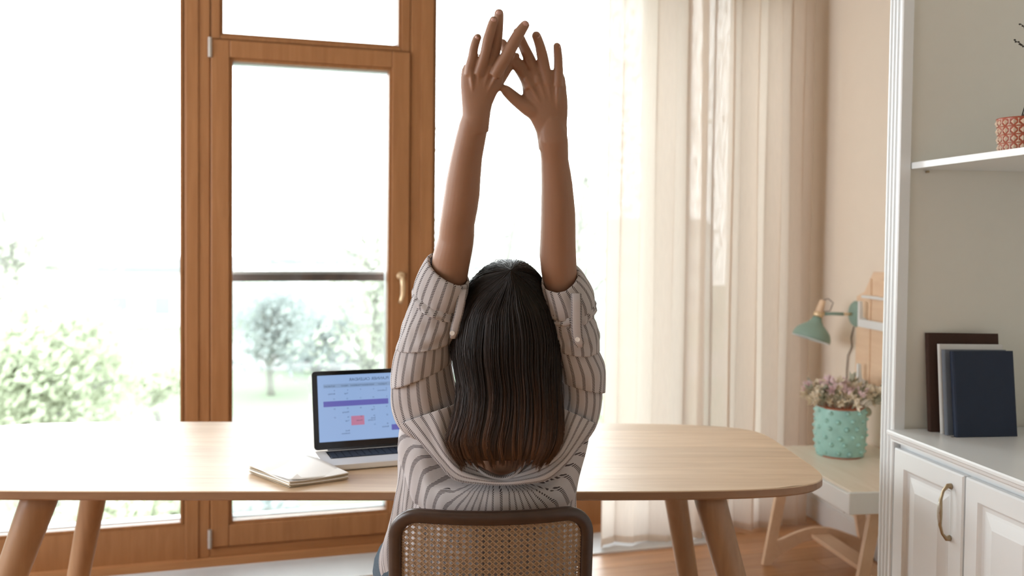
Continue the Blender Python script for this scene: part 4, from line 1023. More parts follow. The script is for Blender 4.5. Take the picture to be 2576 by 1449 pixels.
# ------------------------------------------------------------------ the woman, seen from behind, arms stretched up
def ring(xl, yl, xr, yr, d, b_, tilt=0, k=40, dl=None, dr=None, pw_=1.0, fold=None, grow=0.0):
    L_, R_ = atY(xl, yl, d if dl is None else dl), atY(xr, yr, d if dr is None else dr)
    c_ = (L_ + R_) / 2; a_ = (R_ - L_) / 2; a_ = a_ * (1 + grow / a_.length); bb = Vector((0, math.cos(R(tilt)), math.sin(R(tilt)))) * (b_ + grow)
    out_ = []
    for j in range(k):
        th = 2 * pi * j / k; cs, sn = math.cos(th), math.sin(th)
        cs = math.copysign(abs(cs) ** pw_, cs); sn = math.copysign(abs(sn) ** pw_, sn)
        f = 1 + (fold(th) if fold else 0)
        out_.append(c_ + (a_ * cs + bb * sn) * f)
    return out_
B = G()
def limb(rows, k=28):                                    # rows: xl, yl, xr, yr, d, b, tilt
    B.loft([ring(*r_[:6], tilt=r_[6], k=k) for r_ in rows])
def dL(y): return 1.895 + (y - 290) * .00040
def arm(rows, d0):
    rr_ = []
    for y, xl, xr, ratio in rows:
        hw = (xr - xl) / 2 * dL(y) / FPX
        rr_.append((xl, y + (0), xr, y, dL(y) + d0, hw * ratio, 22))
    return rr_
limb(arm([(256, 1182, 1214, .3), (270, 1172, 1224, .48), (290, 1163, 1230, .62), (312, 1155, 1229, .76), (350, 1145, 1222, .82), (400, 1133, 1213, .88), (450, 1123, 1209, .92), (490, 1117, 1207, .95), (530, 1111, 1201, .96), (565, 1106, 1194, .93), (595, 1103, 1193, .9), (615, 1097, 1191, .9), (640, 1089, 1187, .9), (670, 1085, 1181, .92), (700, 1084, 1176, .92), (740, 1080, 1168, .92), (800, 1066, 1150, .95), (860, 1050, 1142, .95), (930, 1032, 1130, .95), (1000, 1030, 1136, .95), (1070, 1050, 1160, .9)], 0.0))
limb(arm([(296, 1376, 1404, .3), (312, 1364, 1416, .46), (332, 1357, 1426, .6), (352, 1355, 1429, .76), (400, 1361, 1430, .84), (460, 1362, 1440, .92), (530, 1361, 1447, .96), (570, 1360, 1448, .95), (600, 1359, 1448, .92), (640, 1357, 1449, .9), (680, 1361, 1451, .92), (720, 1367, 1455, .92), (760, 1372, 1458, .92), (820, 1386, 1468, .95), (880, 1396, 1476, .95), (940, 1406, 1486, .95), (1010, 1392, 1480, .95), (1070, 1370, 1462, .9)], 0.0))
def Z(X, Y): return 1050 + X / 4.528, Y / 4.528
def palm(rows, d0, d1):
    Y0, Y1 = rows[0][0], rows[-1][0]; out_ = []
    for Y, XL, XR, b_ in rows:
        s = (Y - Y0) / (Y1 - Y0); x0, y0 = Z(XL, Y); x1, _ = Z(XR, Y); out_.append((x0, y0, x1, y0, d0 + (d1 - d0) * s, b_, 20))
    limb(out_, 32)
palm([(1500, 505, 810, .0200), (1400, 508, 820, .0215), (1290, 511, 832, .0205), (1200, 508, 850, .0175), (1100, 500, 892, .0165), (980, 492, 955, .0155), (860, 494, 985, .0145), (790, 505, 1005, .0135), (740, 530, 1000, .0125), (700, 600, 960, .010)], 1.906, 1.868)
palm([(1700, 1382, 1708, .0205), (1600, 1370, 1710, .0212), (1500, 1352, 1708, .0215), (1440, 1325, 1705, .020), (1370, 1290, 1706, .019), (1290, 1230, 1712, .018), (1200, 1192, 1714, .0165), (1100, 1198, 1708, .0155), (1000, 1196, 1698, .0145), (900, 1165, 1686, .014), (845, 1160, 1668, .013), (800, 1200, 1640, .0115)], 1.929, 1.890)
TIPS = []
def finger(pts, d0, d1, curl=.0, nail=True):
    P_ = []; rad = []
    n_ = len(pts)
    # densify with Catmull-Rom in photo space, knuckle bulges kept in the half-widths
    for i_ in range(n_ - 1):
        for s in (0, .25, .5, .75):
            p0, p1, p2, p3 = pts[max(i_ - 1, 0)], pts[i_], pts[i_ + 1], pts[min(i_ + 2, n_ - 1)]
            f = [0.5 * (2 * p1[k_] + (p2[k_] - p0[k_]) * s + (2 * p0[k_] - 5 * p1[k_] + 4 * p2[k_] - p3[k_]) * s * s + (3 * p1[k_] - p0[k_] - 3 * p2[k_] + p3[k_]) * s ** 3) for k_ in range(3)]
            tt = (i_ + s) / (n_ - 1); d = d0 + (d1 - d0) * tt + curl * math.sin(pi * tt)
            x, y = Z(f[0], f[1]); P_.append(atY(x, y, d)); rad.append(f[2] / 4.528 * d / FPX)
    x, y = Z(pts[-1][0], pts[-1][1]); P_.append(atY(x, y, d1)); rad.append(pts[-1][2] / 4.528 * d1 / FPX)
    rad = [r_ * (1.14 + .10 * q_ / len(rad)) for q_, r_ in enumerate(rad)]
    u_ = (P_[-1] - P_[-2]).normalized(); rt = rad[-1]; pe = P_[-1]
    P_ += [pe + u_ * rt * .38, pe + u_ * rt * .68, pe + u_ * rt * .86]; rad += [rt * .90, rt * .66, rt * .30]
    B.tube(P_, rad, 14)
    if nail: TIPS.append((pe, u_, rt))
finger([(580, 860, 40), (600, 760, 48), (628, 655, 47), (644, 550, 43), (672, 455, 40), (689, 425, 36)], 1.868, 1.85, -.002)
finger([(690, 850, 50), (740, 720, 54), (775, 600, 51), (806, 450, 51), (848, 300, 46), (871, 228, 40)], 1.866, 1.838, -.004)
finger([(800, 850, 50), (850, 720, 55), (882, 600, 54), (905, 440, 54), (922, 260, 49), (930, 150, 43)], 1.870, 1.858, .002)
finger([(880, 860, 60), (950, 740, 66), (1015, 640, 62), (1090, 500, 60), (1165, 370, 54), (1228, 282, 43)], 1.866, 1.842, -.004)
finger([(860, 1000, 70), (950, 880, 60), (1030, 770, 48), (1090, 690, 42), (1128, 636, 32)], 1.885, 1.885, .012, nail=False)
finger([(1480, 1370, 72), (1390, 1300, 84), (1270, 1225, 84), (1160, 1160, 66), (1075, 1090, 58), (1015, 1035, 50), (992, 1015, 40)], 1.920, 1.885, .0, nail=False)
finger([(1290, 1000, 62), (1222, 860, 64), (1150, 750, 60), (1085, 660, 56), (1010, 560, 50), (968, 490, 41)], 1.893, 1.90, .0, nail=False)
finger([(1390, 950, 56), (1330, 800, 58), (1275, 670, 56), (1215, 540, 50), (1165, 430, 46), (1135, 360, 38)], 1.890, 1.895, .0, nail=False)
finger([(1490, 950, 54), (1452, 790, 56), (1425, 650, 55), (1395, 520, 48), (1362, 425, 44), (1353, 405, 42)], 1.890, 1.868, -.002)
finger([(1600, 980, 48), (1606, 840, 48), (1604, 700, 44), (1600, 620, 42), (1593, 540, 38), (1588, 525, 34)], 1.890, 1.870, .0)
def ridge(a_, b_, d0, d1, r0, r1):                      # extensor tendons and knuckles
    P_ = [atY(*Z(a_[0] + (b_[0] - a_[0]) * s, a_[1] + (b_[1] - a_[1]) * s), d0 + (d1 - d0) * s) for s in np.linspace(0, 1, 8)]
    B.tube([p_ + Vector((0, .0045 * (1 - s_) ** 2, 0)) for p_, s_ in zip(P_, np.linspace(0, 1, 8))], [r0 * .6 + (r1 - r0 * .6) * s for s in np.linspace(0, 1, 8)], 8); B.ball(P_[-1], r1 * 1.02, 10, 8)
for (x0, y0, x1, y1) in ((640, 1130, 610, 800), (680, 1130, 705, 760), (720, 1130, 820, 770), (760, 1130, 930, 800)): ridge((x0, y0), (x1, y1), 1.873, 1.8597, .0030, .0050)
for (x0, y0, x1, y1) in ((1500, 1330, 1240, 900), (1520, 1330, 1370, 860), (1550, 1330, 1475, 850), (1590, 1330, 1600, 890)): ridge((x0, y0), (x1, y1), 1.897, 1.8812, .0030, .0050)
# torso, neck, head with a face turned away
for rows in ([(1215, 1030, 1310, 1030, 2.105, .055, 0), (1205, 1100, 1318, 1100, 2.115, .055, 0), (1190, 1160, 1330, 1160, 2.125, .055, 10), (1130, 1200, 1380, 1200, 2.15, .06, 0)],
             [(1060, 1030, 1450, 1030, 2.18, .06, 0), (1045, 1090, 1452, 1090, 2.18, .085, 0), (1040, 1150, 1440, 1150, 2.175, .092, 0), (1050, 1210, 1425, 1210, 2.175, .095, 0), (1075, 1290, 1395, 1290, 2.175, .088, 0), (1070, 1390, 1400, 1390, 2.19, .10, 0), (1050, 1460, 1420, 1460, 2.21, .11, 0), (1050, 1530, 1420, 1530, 2.23, .11, 0)]):
    limb(rows, 40)
HC = atY(1280, 815, 2.085)
B.ball(HC, 1, 28, 20, (.078, .088, .108))
B.ball(HC + Vector((0, .045, -.055)), 1, 20, 14, (.052, .050, .055))     # jaw
B.tube([HC + Vector((0, .0, -.06)), atY(1262, 1080, 2.11)], [.058, .054], 20)
fz = HC + Vector((0, .088, 0))
B.tube([fz + Vector((0, -.006, .012)), fz + Vector((0, .006, -.010)), fz + Vector((0, .018, -.028))], [.006, .008, .011], 10)   # nose
B.ball(fz + Vector((0, .000, -.058)), 1, 12, 8, (.022, .010, .005)); B.ball(fz + Vector((0, .000, -.066)), 1, 12, 8, (.020, .011, .006))
for sx in (-1, 1):
    B.ball(fz + Vector((sx * .031, -.010, .0)), 1, 12, 8, (.014, .009, .010))
    B.ball(HC + Vector((sx * .080, .008, -.018)), 1, 12, 8, (.007, .018, .030))
# hips and legs
hipc = Vector((-.055, 2.24, .56))
for sx in (-1, 1):
    kn = Vector((-.03 + sx * .15, 2.66, .50)); an = Vector((-.03 + sx * .17, 2.62, .10))
    B.tube([hipc + Vector((sx * .07, -.02, 0)), hipc + Vector((sx * .09, .10, 0)), kn], [.095, .092, .058], 20)
    B.tube([kn, kn.lerp(an, .35), an], [.056, .055, .034], 18)
    B.tube([an + Vector((0, -.03, -.04)), an + Vector((0, .10, -.065)), an + Vector((0, .18, -.08))], [.034, .032, .022], 14)
B.ball(hipc, 1, 24, 14, (.16, .11, .10))
bm_me = bpy.data.meshes.new('person'); bm_me.from_pydata([tuple(v) for v in B.v], [], B.f)
person = bpy.data.objects.new('person', bm_me); COL.objects.link(person)
tmp = bmesh.new(); tmp.from_mesh(bm_me); bmesh.ops.recalc_face_normals(tmp, faces=tmp.faces); tmp.to_mesh(bm_me); tmp.free()
rm = person.modifiers.new('remesh', 'REMESH'); rm.mode = 'VOXEL'; rm.voxel_size = .0020; rm.use_smooth_shade = True
smo = person.modifiers.new('smooth', 'SMOOTH'); smo.factor = .5; smo.iterations = 5
dg = bpy.context.evaluated_depsgraph_get(); ev = person.evaluated_get(dg)
nm = bpy.data.meshes.new_from_object(ev); person.modifiers.clear(); person.data = nm; bpy.data.meshes.remove(bm_me); nm.name = 'person'
nm.materials.append(M['skin']); nm.polygons.foreach_set('use_smooth', [True] * len(nm.polygons))
WM[person] = Matrix.Identity(4)
tag(person, 'woman with long dark hair and striped shirt stretching both arms up', 'person')
for pe, u_, rt in TIPS:                                  # fingernails on the backs of the fingertips
    side = u_.cross(Vector((0, -1, 0))).normalized(); nrm = side.cross(u_).normalized()
    if nrm.y > 0: nrm = -nrm
    g = G(); rows = []
    for s in np.linspace(-1.15, .62, 7):
        w_ = .60 * rt * math.sqrt(max(.05, 1 - abs((s + .26) / .95) ** 5)) ; hgt = .90 - .16 * max(0, s) ** 2
        rows.append([pe + u_ * s * rt + side * w_ * c_ + nrm * (rt * (hgt + .085 - .28 * c_ * c_) ) for c_ in (-1, -.6, 0, .6, 1)])
    g.loft(rows, cap=False, closed=False)
    mk('fingernail', g, M['nail'], person, smooth=True, solid=.0006)

# ---- shirt
def cloth_loft(rows, name, parent, k=72, per=None, uoff=0.0, fold=None, grow=0.0, sub=4, ends=True, voff=0.0, pw_=1.0, thick=.0022):
    """rows of (xl, yl, xr, yr, d, b, tilt); smooth interpolation, stripe UVs in metres"""
    n_ = len(rows); fine = []
    for i_ in range(n_ - 1):
        for s in range(sub):
            s /= sub; p0, p1, p2, p3 = rows[max(i_ - 1, 0)], rows[i_], rows[i_ + 1], rows[min(i_ + 2, n_ - 1)]
            fine.append([0.5 * (2 * p1[q] + (p2[q] - p0[q]) * s + (2 * p0[q] - 5 * p1[q] + 4 * p2[q] - p3[q]) * s * s + (3 * p1[q] - p0[q] - 3 * p2[q] + p3[q]) * s ** 3) for q in range(7)])
    fine.append(list(rows[-1]))
    rings = []; uvs = []; v_ = voff; prevc = None
    for i_, r_ in enumerate(fine):
        tt = i_ / (len(fine) - 1)
        rg = ring(*r_[:6], tilt=r_[6], k=k, fold=(lambda th: fold(th, tt)) if fold else None, grow=grow, pw_=pw_)
        c_ = sum(rg, Vector()) / k
        if prevc is not None: v_ += (c_ - prevc).length
        prevc = c_
        circ = sum((rg[j] - rg[j - 1]).length for j in range(k))
        if per is None: per = circ
        acc = 0; us = []
        for j in range(k):
            if j: acc += (rg[j] - rg[j - 1]).length
            us.append(acc / circ * per + uoff)
        rings.append(rg + [rg[0].copy()]); uvs += [(u_, v_) for u_ in us] + [(per + uoff, v_)]
    o = mk(name, G().loft(rings, cap=False, closed=False, uvs=uvs), M['shirt'], parent, smooth=True, uv=True, solid=thick, recalc=False)
    return o
shd = lambda y: 2.045 + (y - 690) * .00026
shirt = None
# back panel: stripes run down from the yoke seam, swinging outwards under it
rowsT = [(1012, 1052, 1494, 2.17, .070), (1004, 1090, 1483, 2.165, .083), (1003, 1130, 1473, 2.160, .093), (1012, 1170, 1463, 2.157, .102), (1024, 1210, 1453, 2.156, .119), (1040, 1245, 1438, 2.157, .121), (1056, 1280, 1415, 2.160, .112), (1070, 1330, 1398, 2.168, .104), (1076, 1400, 1392, 2.18, .105), (1070, 1470, 1400, 2.20, .110)]
def seam_y(x):                                           # yoke seam height in the photo
    t_ = abs(x - 1262)
    return 1202 - (0 if t_ < 100 else (t_ - 100) * .05) - max(0, t_ - 118) * 1.02 + (8 if t_ < 100 else 0) * 0
def torso_mesh(rows, nm_, kind, k=150, sub=6, fold=None):
    n_ = len(rows); fine = []
    for i_ in range(n_ - 1):
        for s in range(sub):
            s /= sub; p0, p1, p2, p3 = rows[max(i_ - 1, 0)], rows[i_], rows[i_ + 1], rows[min(i_ + 2, n_ - 1)]
            fine.append([0.5 * (2 * p1[q] + (p2[q] - p0[q]) * s + (2 * p0[q] - 5 * p1[q] + 4 * p2[q] - p3[q]) * s * s + (3 * p1[q] - p0[q] - 3 * p2[q] + p3[q]) * s ** 3) for q in range(5)])
    fine.append(list(rows[-1])); rings = []; uvs = []
    for i_, (xl, y, xr, d, b_) in enumerate(fine):
        tt = i_ / (len(fine) - 1)
        rg = ring(xl, y, xr, y, d, b_, tilt=0, k=k, fold=(lambda th: fold(th, tt, y)) if fold else None)
        rings.append(rg + [rg[0].copy()])
        for j in range(k + 1):
            th = 2 * pi * (j % k) / k; px = (xl + xr) / 2 + (xr - xl) / 2 * math.cos(th)
            s_ = (px - 1262); sg = 1 if s_ > 0 else -1; ax = abs(s_)
            arc = (xr - xl) / 2 * (th if th < pi else 2 * pi - th)           # angle based distance along the cloth
            flat = (xr - xl) / 2 * (pi / 2) - arc                            # signed, from the middle
            h = max(-12.0, y - seam_y(px))
            ctr = 1 - min(1, ax / 60.0)
            if kind == 'back':
                q_ = min(1, max(0, (ax - 90) / 70)); q_ = q_ * q_ * (3 - 2 * q_)
                bend = (64 - 18 * q_) * math.exp(-h / (36.0 + 14 * q_)) * min(1, max(0, (ax - 18)) / 66.0)
                u_ = (s_ + sg * bend * 1.0 + (.18 * s_ * (ax / 200) ** 2)) * .00093 * 1.12
                u_ = (s_ + sg * bend) * .00096
            else:
                u_ = flat * -.00093 * 1.05
            uvs.append((u_ + .5 + .0100, (y - 1000) * .00095 - (h * 0)))
    return mk(nm_, G().loft(rings, cap=False, closed=False, uvs=uvs), M['shirt'], person, smooth=True, uv=True, solid=.002, recalc=False)
def fold_back(th, tt, y):
    px = math.cos(th); f = .010 * math.sin(9 * th + 6 * tt) * tt
    if math.sin(th) < 0:
        if y < 1204: f -= .42 * min(1, (1204 - y) / 14.0) * max(0, 1 - (px / .72) ** 4)
        # diagonal drag folds at the left flank, and the pleat in the middle
        f += .016 * math.sin(34 * px + 16 * tt) * max(0, -px - .35) + .010 * math.sin(30 * px - 14 * tt) * max(0, px - .4)
        yy = (y - 1215) / 60
        f += .022 * math.exp(-((y - 1245) / 26.0) ** 2) * (1 - .25 * px * px)
        f += (.010 * max(0, 1 - abs(px - .07) / .13) - .012 * math.exp(-((px + .10) / .035) ** 2) - .012 * math.exp(-((px - .24) / .035) ** 2)) * (1 if y > 1214 else 0) * max(0, 1 - (y - 1214) / 55)
    return f
shirt = torso_mesh([r_ for r_ in rowsT], 'shirt_back', 'back', fold=fold_back)
def fold_loose(th, tt, y): return .028 * math.sin(11 * th + 3 * tt) * (.3 + tt) + .014 * math.sin(23 * th - 5 * tt)
loose = torso_mesh([(1010, 1110, 1474, 2.195, .10), (1004, 1160, 1462, 2.195, .108), (1002, 1205, 1452, 2.195, .112), (994, 1250, 1446, 2.197, .114), (984, 1300, 1446, 2.20, .118), (970, 1350, 1450, 2.205, .124), (962, 1390, 1456, 2.21, .128), (966, 1430, 1458, 2.215, .128), (985, 1470, 1450, 2.22, .125)], 'shirt_body', 'loose', fold=fold_loose)
# yoke draped round the hair, from sleeve seam to sleeve seam
OUT = [(1010, 1064, 2.085), (1036, 1092, 2.068), (1066, 1124, 2.055), (1100, 1163, 2.040), (1142, 1206, 2.026), (1200, 1217, 2.018), (1262, 1221, 2.015), (1322, 1217, 2.018), (1380, 1206, 2.026), (1424, 1168, 2.040), (1454, 1132, 2.055), (1480, 1098, 2.068), (1500, 1066, 2.085)]
INN = [(1130, 1022, 2.062), (1130, 1052, 2.060), (1132, 1090, 2.056), (1146, 1136, 2.050), (1176, 1166, 2.046), (1222, 1190, 2.044), (1262, 1200, 2.044), (1302, 1190, 2.044), (1346, 1166, 2.046), (1392, 1136, 2.050), (1408, 1096, 2.056), (1412, 1056, 2.060), (1414, 1026, 2.062)]
def cr_list(P_, m_=8):
    o_ = []
    for i_ in range(len(P_) - 1):
        for s in range(m_):
            s /= m_; p0, p1, p2, p3 = P_[max(i_ - 1, 0)], P_[i_], P_[i_ + 1], P_[min(i_ + 2, len(P_) - 1)]
            o_.append(tuple(0.5 * (2 * p1[q] + (p2[q] - p0[q]) * s + (2 * p0[q] - 5 * p1[q] + 4 * p2[q] - p3[q]) * s * s + (3 * p1[q] - p0[q] - 3 * p2[q] + p3[q]) * s ** 3) for q in range(3)))
    o_.append(tuple(P_[-1])); return o_
fo, fi = cr_list(OUT), cr_list(INN); rows = []; uvs = []; va = 0; prev = None
NT = 14
for i_ in range(len(fo)):
    row = []; s_al = i_ / (len(fo) - 1); side_w = abs(2 * s_al - 1)
    po, pi_ = fo[i_], fi[i_]
    for j in range(-2, NT + 4):
        t_ = j / NT
        if j < 0:                                         # seam allowance turned under the outer edge
            x, y, d = po[0] + 0 * j, po[1] + 1.2 * j, po[2] + .006 * (-j)
            x, y = po[0] + (pi_[0] - po[0]) * .02 * (-j), po[1] - 1.5 * (-j) * 1.0
        else:
            bulge = .010 * math.sin(pi * min(1, t_)) * (.4 + side_w) + .0035 * math.sin(3 * pi * t_ + 9 * s_al) * math.sin(pi * min(1, t_))
            x, y, d = po[0] + (pi_[0] - po[0]) * t_, po[1] + (pi_[1] - po[1]) * t_, po[2] + (pi_[2] - po[2]) * t_ - bulge
            if t_ > 1: d += (t_ - 1) * .10
        row.append(atY(x, y, d)); 
    w_loc = (atY(*fo[i_]) - atY(*fi[i_])).length
    mp_ = row[8]
    if prev is not None: va += (mp_ - prev).length
    prev = mp_
    wst = w_loc * (1 - .0) if w_loc > .01 else w_loc
    for j in range(-2, NT + 4): uvs.append((.0100 - .004 + .0200 * 2 + (max(j, -1) / NT) * (.062 + .045 * side_w), va))
    rows.append(row)
mk('shirt_yoke', G().loft(rows, cap=False, closed=False, uvs=uvs), M['shirt'], person, smooth=True, uv=True, solid=.0018, recalc=False)
# collar stand
CL = [(1188, 1160, 2.055), (1204, 1176, 2.045), (1230, 1193, 2.038), (1262, 1200, 2.036), (1290, 1192, 2.038), (1308, 1176, 2.045), (1322, 1158, 2.055)]
fc = cr_list(CL, 6); rows = []; uvs = []
for i_, p in enumerate(fc):
    e_ = abs(2 * i_ / (len(fc) - 1) - 1)
    rows.append([atY(p[0], p[1] + q * (16 - 6 * e_), p[2] - .004 * math.sin(pi * q) + .016 * (1 - q) * 0) for q in (1.0, .66, .33, 0)] + [atY(p[0], p[1] + 3, p[2] + .008)])
    uvs += [(.003 * q, i_ * .004) for q in range(5)]
mk('collar', G().loft(rows, cap=False, closed=False, uvs=uvs), M['shirt'], person, smooth=True, uv=True, solid=.0016, recalc=False)
# sleeves: a base tube and three rolled layers each
def f_base(seed, a1=.02, a2=.012):
    return lambda th, tt: a1 * math.sin(5 * th + seed + 4 * tt) + a2 * math.sin(11 * th - 6 * tt + seed * 2)
def f_crumple(seed, a_=.03):
    return lambda th, tt: a_ * math.sin(7 * th + seed + 9 * tt) * math.sin(pi * tt) + a_ * .6 * math.sin(13 * th - 11 * tt + seed) + a_ * .5 * math.sin(4 * th + 14 * tt)
def rowd(rows, b_=None): return [(xl, yl, xr, yr, shd((yl + yr) / 2), bb, tl) for xl, yl, xr, yr, bb, tl in rows]
slL = cloth_loft(rowd([(1006, 885, 1130, 872, .054, 12), (990, 930, 1133, 920, .058, 8), (984, 985, 1146, 980, .062, 4), (988, 1030, 1158, 1022, .062, 4), (1006, 1070, 1165, 1050, .056, 14), (1040, 1102, 1165, 1075, .040, 18)]), 'sleeve', person, per=.36, uoff=.004, fold=f_base(1.0))
cloth_loft(rowd([(1008, 850, 1133, 840, .056, 14), (994, 893, 1136, 872, .060, 12), (986, 938, 1136, 900, .063, 8), (985, 974, 1134, 911, .064, 4)]), 'sleeve_fold', slL, per=.365, uoff=.010, fold=f_base(2.2, .012, .008), grow=.001)
cloth_loft(rowd([(1048, 735, 1162, 785, .050, 26), (1034, 765, 1156, 808, .054, 24), (1020, 805, 1147, 832, .058, 20), (1008, 845, 1141, 850, .062, 14), (1000, 876, 1139, 856, .064, 8)]), 'sleeve_roll', slL, per=.37, uoff=.0, fold=f_crumple(.6, .022), grow=.002)
cloth_loft(rowd([(1050, 722, 1160, 766, .050, 26), (1039, 730, 1158, 778, .060, 26), (1038, 742, 1154, 790, .063, 24), (1048, 750, 1150, 794, .056, 22)]), 'sleeve_tuck', slL, per=.37, uoff=.006, fold=f_crumple(2.0, .03), grow=.0)
cfL = cloth_loft(rowd([(1082, 656, 1174, 706, .044, 30), (1075, 652, 1178, 710, .050, 30), (1062, 670, 1176, 728, .054, 28), (1049, 698, 1170, 750, .056, 28), (1043, 722, 1163, 768, .055, 26), (1046, 738, 1160, 780, .050, 26)]), 'cuff', slL, per=.34, uoff=.008, fold=f_base(.3, .012, .010), grow=.001)
slR = cloth_loft(rowd([(1400, 925, 1512, 935, .052, 12), (1407, 985, 1514, 995, .056, 8), (1396, 1035, 1508, 1042, .058, 6), (1382, 1072, 1494, 1080, .054, 12), (1380, 1090, 1470, 1108, .040, 16)]), 'sleeve', person, per=.33, uoff=.012, fold=f_base(3.3))
cloth_loft(rowd([(1390, 865, 1497, 870, .052, 14), (1396, 897, 1510, 893, .056, 12), (1402, 930, 1521, 922, .060, 8), (1406, 950, 1521, 955, .061, 4), (1408, 955, 1519, 986, .060, 0)]), 'sleeve_fold', slR, per=.33, uoff=.002, fold=f_base(4.0, .014, .01), grow=.001)
cloth_loft(rowd([(1380, 785, 1486, 788, .050, 26), (1384, 815, 1498, 815, .054, 24), (1388, 845, 1505, 848, .058, 18), (1392, 868, 1504, 880, .060, 12)]), 'sleeve_roll', slR, per=.33, uoff=.011, fold=f_crumple(1.4, .026), grow=.002)
cloth_loft(rowd([(1376, 760, 1488, 752, .050, 30), (1376, 772, 1498, 766, .056, 28), (1378, 786, 1495, 782, .058, 26), (1380, 796, 1486, 793, .052, 26)]), 'sleeve_tuck', slR, per=.33, uoff=.006, fold=f_crumple(3.0, .04), grow=.0)
cloth_loft(rowd([(1368, 712, 1450, 694, .044, 40), (1364, 706, 1456, 688, .049, 42), (1367, 730, 1476, 708, .054, 38), (1371, 755, 1492, 738, .056, 34), (1375, 780, 1496, 766, .054, 30)]), 'cuff', slR, per=.32, uoff=.0, fold=f_base(1.9, .016, .012), grow=.001)
# button tabs
def tab(pts, w_, parent):
    rows = []; uvs = []; ln = 0; prev = None
    for i_, (x, y, d) in enumerate(pts):
        ww = w_ * (.55 if i_ == len(pts) - 1 else 1)
        rows.append([atY(x + ww * c_, y, d + .0015 * c_ * c_) for c_ in (-1, -.5, 0, .5, 1)])
        if prev is not None: ln += (rows[-1][2] - prev).length
        prev = rows[-1][2]
        for c_ in (-1, -.5, 0, .5, 1): uvs.append((.0200 * .5 + (c_ * .38 + .5) * .0260 - .003, ln))
    return mk('sleeve_tab', G().loft(rows, cap=False, closed=False, uvs=uvs), M['shirt'], parent, smooth=True, uv=True, solid=.002, recalc=False)
tR = tab([(1449, 738, 1.990), (1450, 760, 1.988), (1450, 790, 1.990), (1450, 820, 1.992), (1452, 845, 1.995), (1456, 862, 1.999), (1460, 873, 2.002)], 13.5, slR)
tL_ = tab([(1165, 728, 2.010), (1160, 760, 2.008), (1154, 790, 2.010), (1147, 815, 2.014), (1142, 838, 2.020), (1139, 852, 2.024)], 11, slL)
def button(x, y, d, parent):
    c_ = atY(x, y, d); Mx = Matrix.Translation(c_) @ Matrix.Rotation(R(90), 4, 'X')
    g = G().lathe([(.001, 0), (.0050, 0), (.0056, .0008), (.0054, .0018), (.0042, .0014), (.001, .0012)], k=20, Mx=Mx)
    mk('button', g, M['buttonm'], parent, smooth=True)
button(1453, 854, 1.992, slR); button(1138, 838, 2.016, slL)
# jeans and shoes
J_ = G()
for sx in (-1, 1):
    kn = Vector((-.03 + sx * .15, 2.66, .50)); an = Vector((-.03 + sx * .17, 2.62, .12))
    lx = -.035 if sx < 0 else 0
    J_.tube([hipc + Vector((sx * .085 - .01 + lx, -.045, .0)), hipc + Vector((sx * .115 - .01 + lx, .02, .004)), hipc + Vector((sx * .135, .12, 0)), kn, kn.lerp(an, .3), an], [.115, .125, .113, .075, .07, .055], 24)
J_.ball(hipc + Vector((0, 0, .0)), 1, 28, 16, (.185, .135, .115))
mk('jeans', J_, M['jeans'], person, smooth=True)
for sx in (-1, 1):
    an = Vector((-.03 + sx * .17, 2.62, .0)); g = G(); rows = []
    for yy, w_, h_ in ((-.085, .018, .05), (-.075, .034, .08), (-.02, .040, .095), (.05, .042, .075), (.11, .048, .055), (.165, .042, .045), (.19, .018, .030)):
        rows.append([an + Vector((w_ * math.cos(a_), yy, .004 + h_ * (.5 + .5 * math.sin(a_)) if math.sin(a_) > 0 else .004 + h_ * (.5 + .5 * math.sin(a_)) * .8)) for a_ in [2 * pi * q / 18 for q in range(18)]])
    mk('shoe', g.loft(rows), M['shoe'], person, smooth=True)

# ---- hair: shell plus combed strands falling from the crown
HR = [(1284, 684, 1287, 684, 1.998, .001, 40), (1262, 686, 1308, 686, 2.012, .024, 42), (1226, 694, 1338, 694, 2.038, .052, 40), (1199, 706, 1357, 706, 2.055, .072, 36), (1180, 724, 1371, 724, 2.068, .086, 28), (1164, 750, 1385, 750, 2.078, .095, 18), (1152, 788, 1396, 788, 2.083, .100, 9), (1143, 835, 1407, 835, 2.082, .100, 3), (1138, 868, 1410, 868, 2.076, .094, 0), (1141, 904, 1407, 904, 2.066, .082, 0), (1149, 945, 1407, 945, 2.052, .066, 0), (1154, 986, 1410, 986, 2.040, .052, 0),
      (1146, 1036, 1413, 1036, 2.030, .042, 0), (1136, 1070, 1414, 1070, 2.024, .037, 0), (1125, 1104, 1413, 1102, 2.018, .033, 0), (1134, 1128, 1404, 1126, 2.014, .029, 0), (1146, 1150, 1392, 1148, 2.012, .024, 0), (1166, 1167, 1374, 1167, 2.012, .016, 0)]
rng = random.Random(77)
def hring(f):
    f = max(0, min(len(HR) - 1.0001, f)); i_ = int(f); s = f - i_
    p0, p1, p2, p3 = HR[max(i_ - 1, 0)], HR[i_], HR[i_ + 1], HR[min(i_ + 2, len(HR) - 1)]
    return [0.5 * (2 * p1[q] + (p2[q] - p0[q]) * s + (2 * p0[q] - 5 * p1[q] + 4 * p2[q] - p3[q]) * s * s + (3 * p1[q] - p0[q] - 3 * p2[q] + p3[q]) * s ** 3) for q in range(7)]
hcache = []
HN = 120
for q in range(HN + 1):
    r_ = hring(q / HN * (len(HR) - 1)); L_, R_ = atY(r_[0], r_[1], r_[4]), atY(r_[2], r_[3], r_[4])
    hcache.append(((L_ + R_) / 2, (R_ - L_) / 2, Vector((0, math.cos(R(r_[6])), math.sin(R(r_[6])))) * r_[5]))
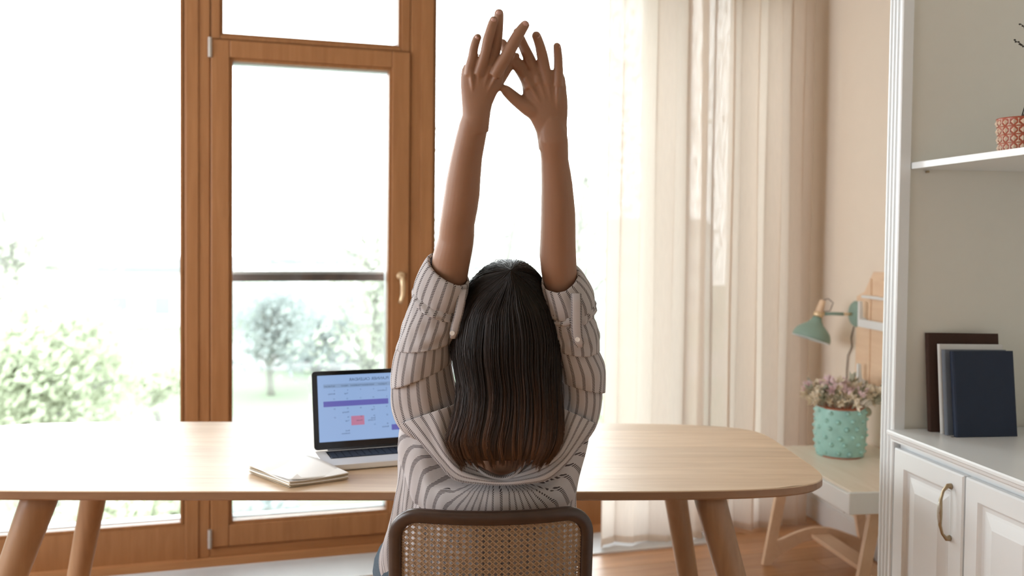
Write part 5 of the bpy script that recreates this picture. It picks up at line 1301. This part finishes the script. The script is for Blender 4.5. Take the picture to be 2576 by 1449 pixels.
def hp(t_, th, off=0.0):
    q = min(HN, max(0, int(t_ * HN))); c_, a_, b_ = hcache[q]; f = 0 if q >= HN else t_ * HN - q
    if q < HN:
        c2_, a2_, b2_ = hcache[q + 1]; c_ = c_.lerp(c2_, f); a_ = a_.lerp(a2_, f); b_ = b_.lerp(b2_, f)
    o_ = a_ * math.cos(th) + b_ * math.sin(th)
    k_ = max(0.0, 1 - t_ * 3.4); nn_ = (o_.normalized() if o_.length > 1e-5 else Vector()) * (1 - k_) + Vector((0, -.62, .78)) * k_
    return c_ + o_ + nn_ * off
hg = G()
rings = []; uvs = []
for q in range(61):
    t_ = q / 60 * .955
    rings.append([hp(t_, 2 * pi * j / 72, -.0035 + .0012 * math.sin(24 * 2 * pi * j / 72 + 3 * t_)) for j in range(72)]); uvs += [(.25, t_ * .8)] * 72
hg.loft(rings, cap=True, uvs=uvs)
for s_i in range(5200):
    clump = rng.randrange(150); cth = (clump * 2.39996) % (2 * pi); th = rng.uniform(0, 2 * pi)
    if math.sin(th) > .25 and rng.random() < .7: continue
    crand = random.Random(int(th * 24)); crv = crand.random(); clump_amp = .0035 + .004 * crand.random(); cph = crand.uniform(0, 6)
    off = abs(rng.gauss(0, .0022)) + .0002; t1 = .972 + .05 * crand.random() - rng.random() * .03 - (.05 if rng.random() < .1 else 0)
    t0 = 0.003 + rng.random() ** 3 * .26; N_ = 15; pts = []; fly = rng.random() < .012
    wv = rng.uniform(-.0012, .0012)
    for q in range(N_):
        s = q / (N_ - 1); t_ = t0 + (t1 - t0) * s
        tt = min(t_, .999); dth = .10 * (crv - .5) * s * s + .03 * math.sin(7 * t_ + cph) * s * (1 + .4 * wv)
        p = hp(tt, th + dth, off * (1 - .35 * s) + clump_amp * .35 * math.sin(9 * t_ + cph) * s + (.006 * s * s if fly else 0))
        if t_ > .999: p = p + Vector((0, 0, -(t_ - .999) * .62))
        low = max(0, t_ - .80) / .2
        p = p + Vector(((crv - .5) * .010 * low, 0, (crv - .5) * .018 * low ** 2))
        pts.append(p)
    r0 = .00062 if not fly else .00025
    hv = min(1, max(0, .25 + .55 * crv + rng.uniform(-.2, .2)))
    tip_c = .35 + .65 * crv
    hg.tube(pts, [r0 * (1 - .75 * (q / (N_ - 1)) ** 3) for q in range(N_)], 3, cap=False, uvs=[(hv, (t0 + (t1 - t0) * q / (N_ - 1)) * (.72 + .28 * tip_c)) for q in range(N_) for _ in range(3)])
hair = mk('hair', hg, M['hair'], person, smooth=True, uv=True, recalc=False)
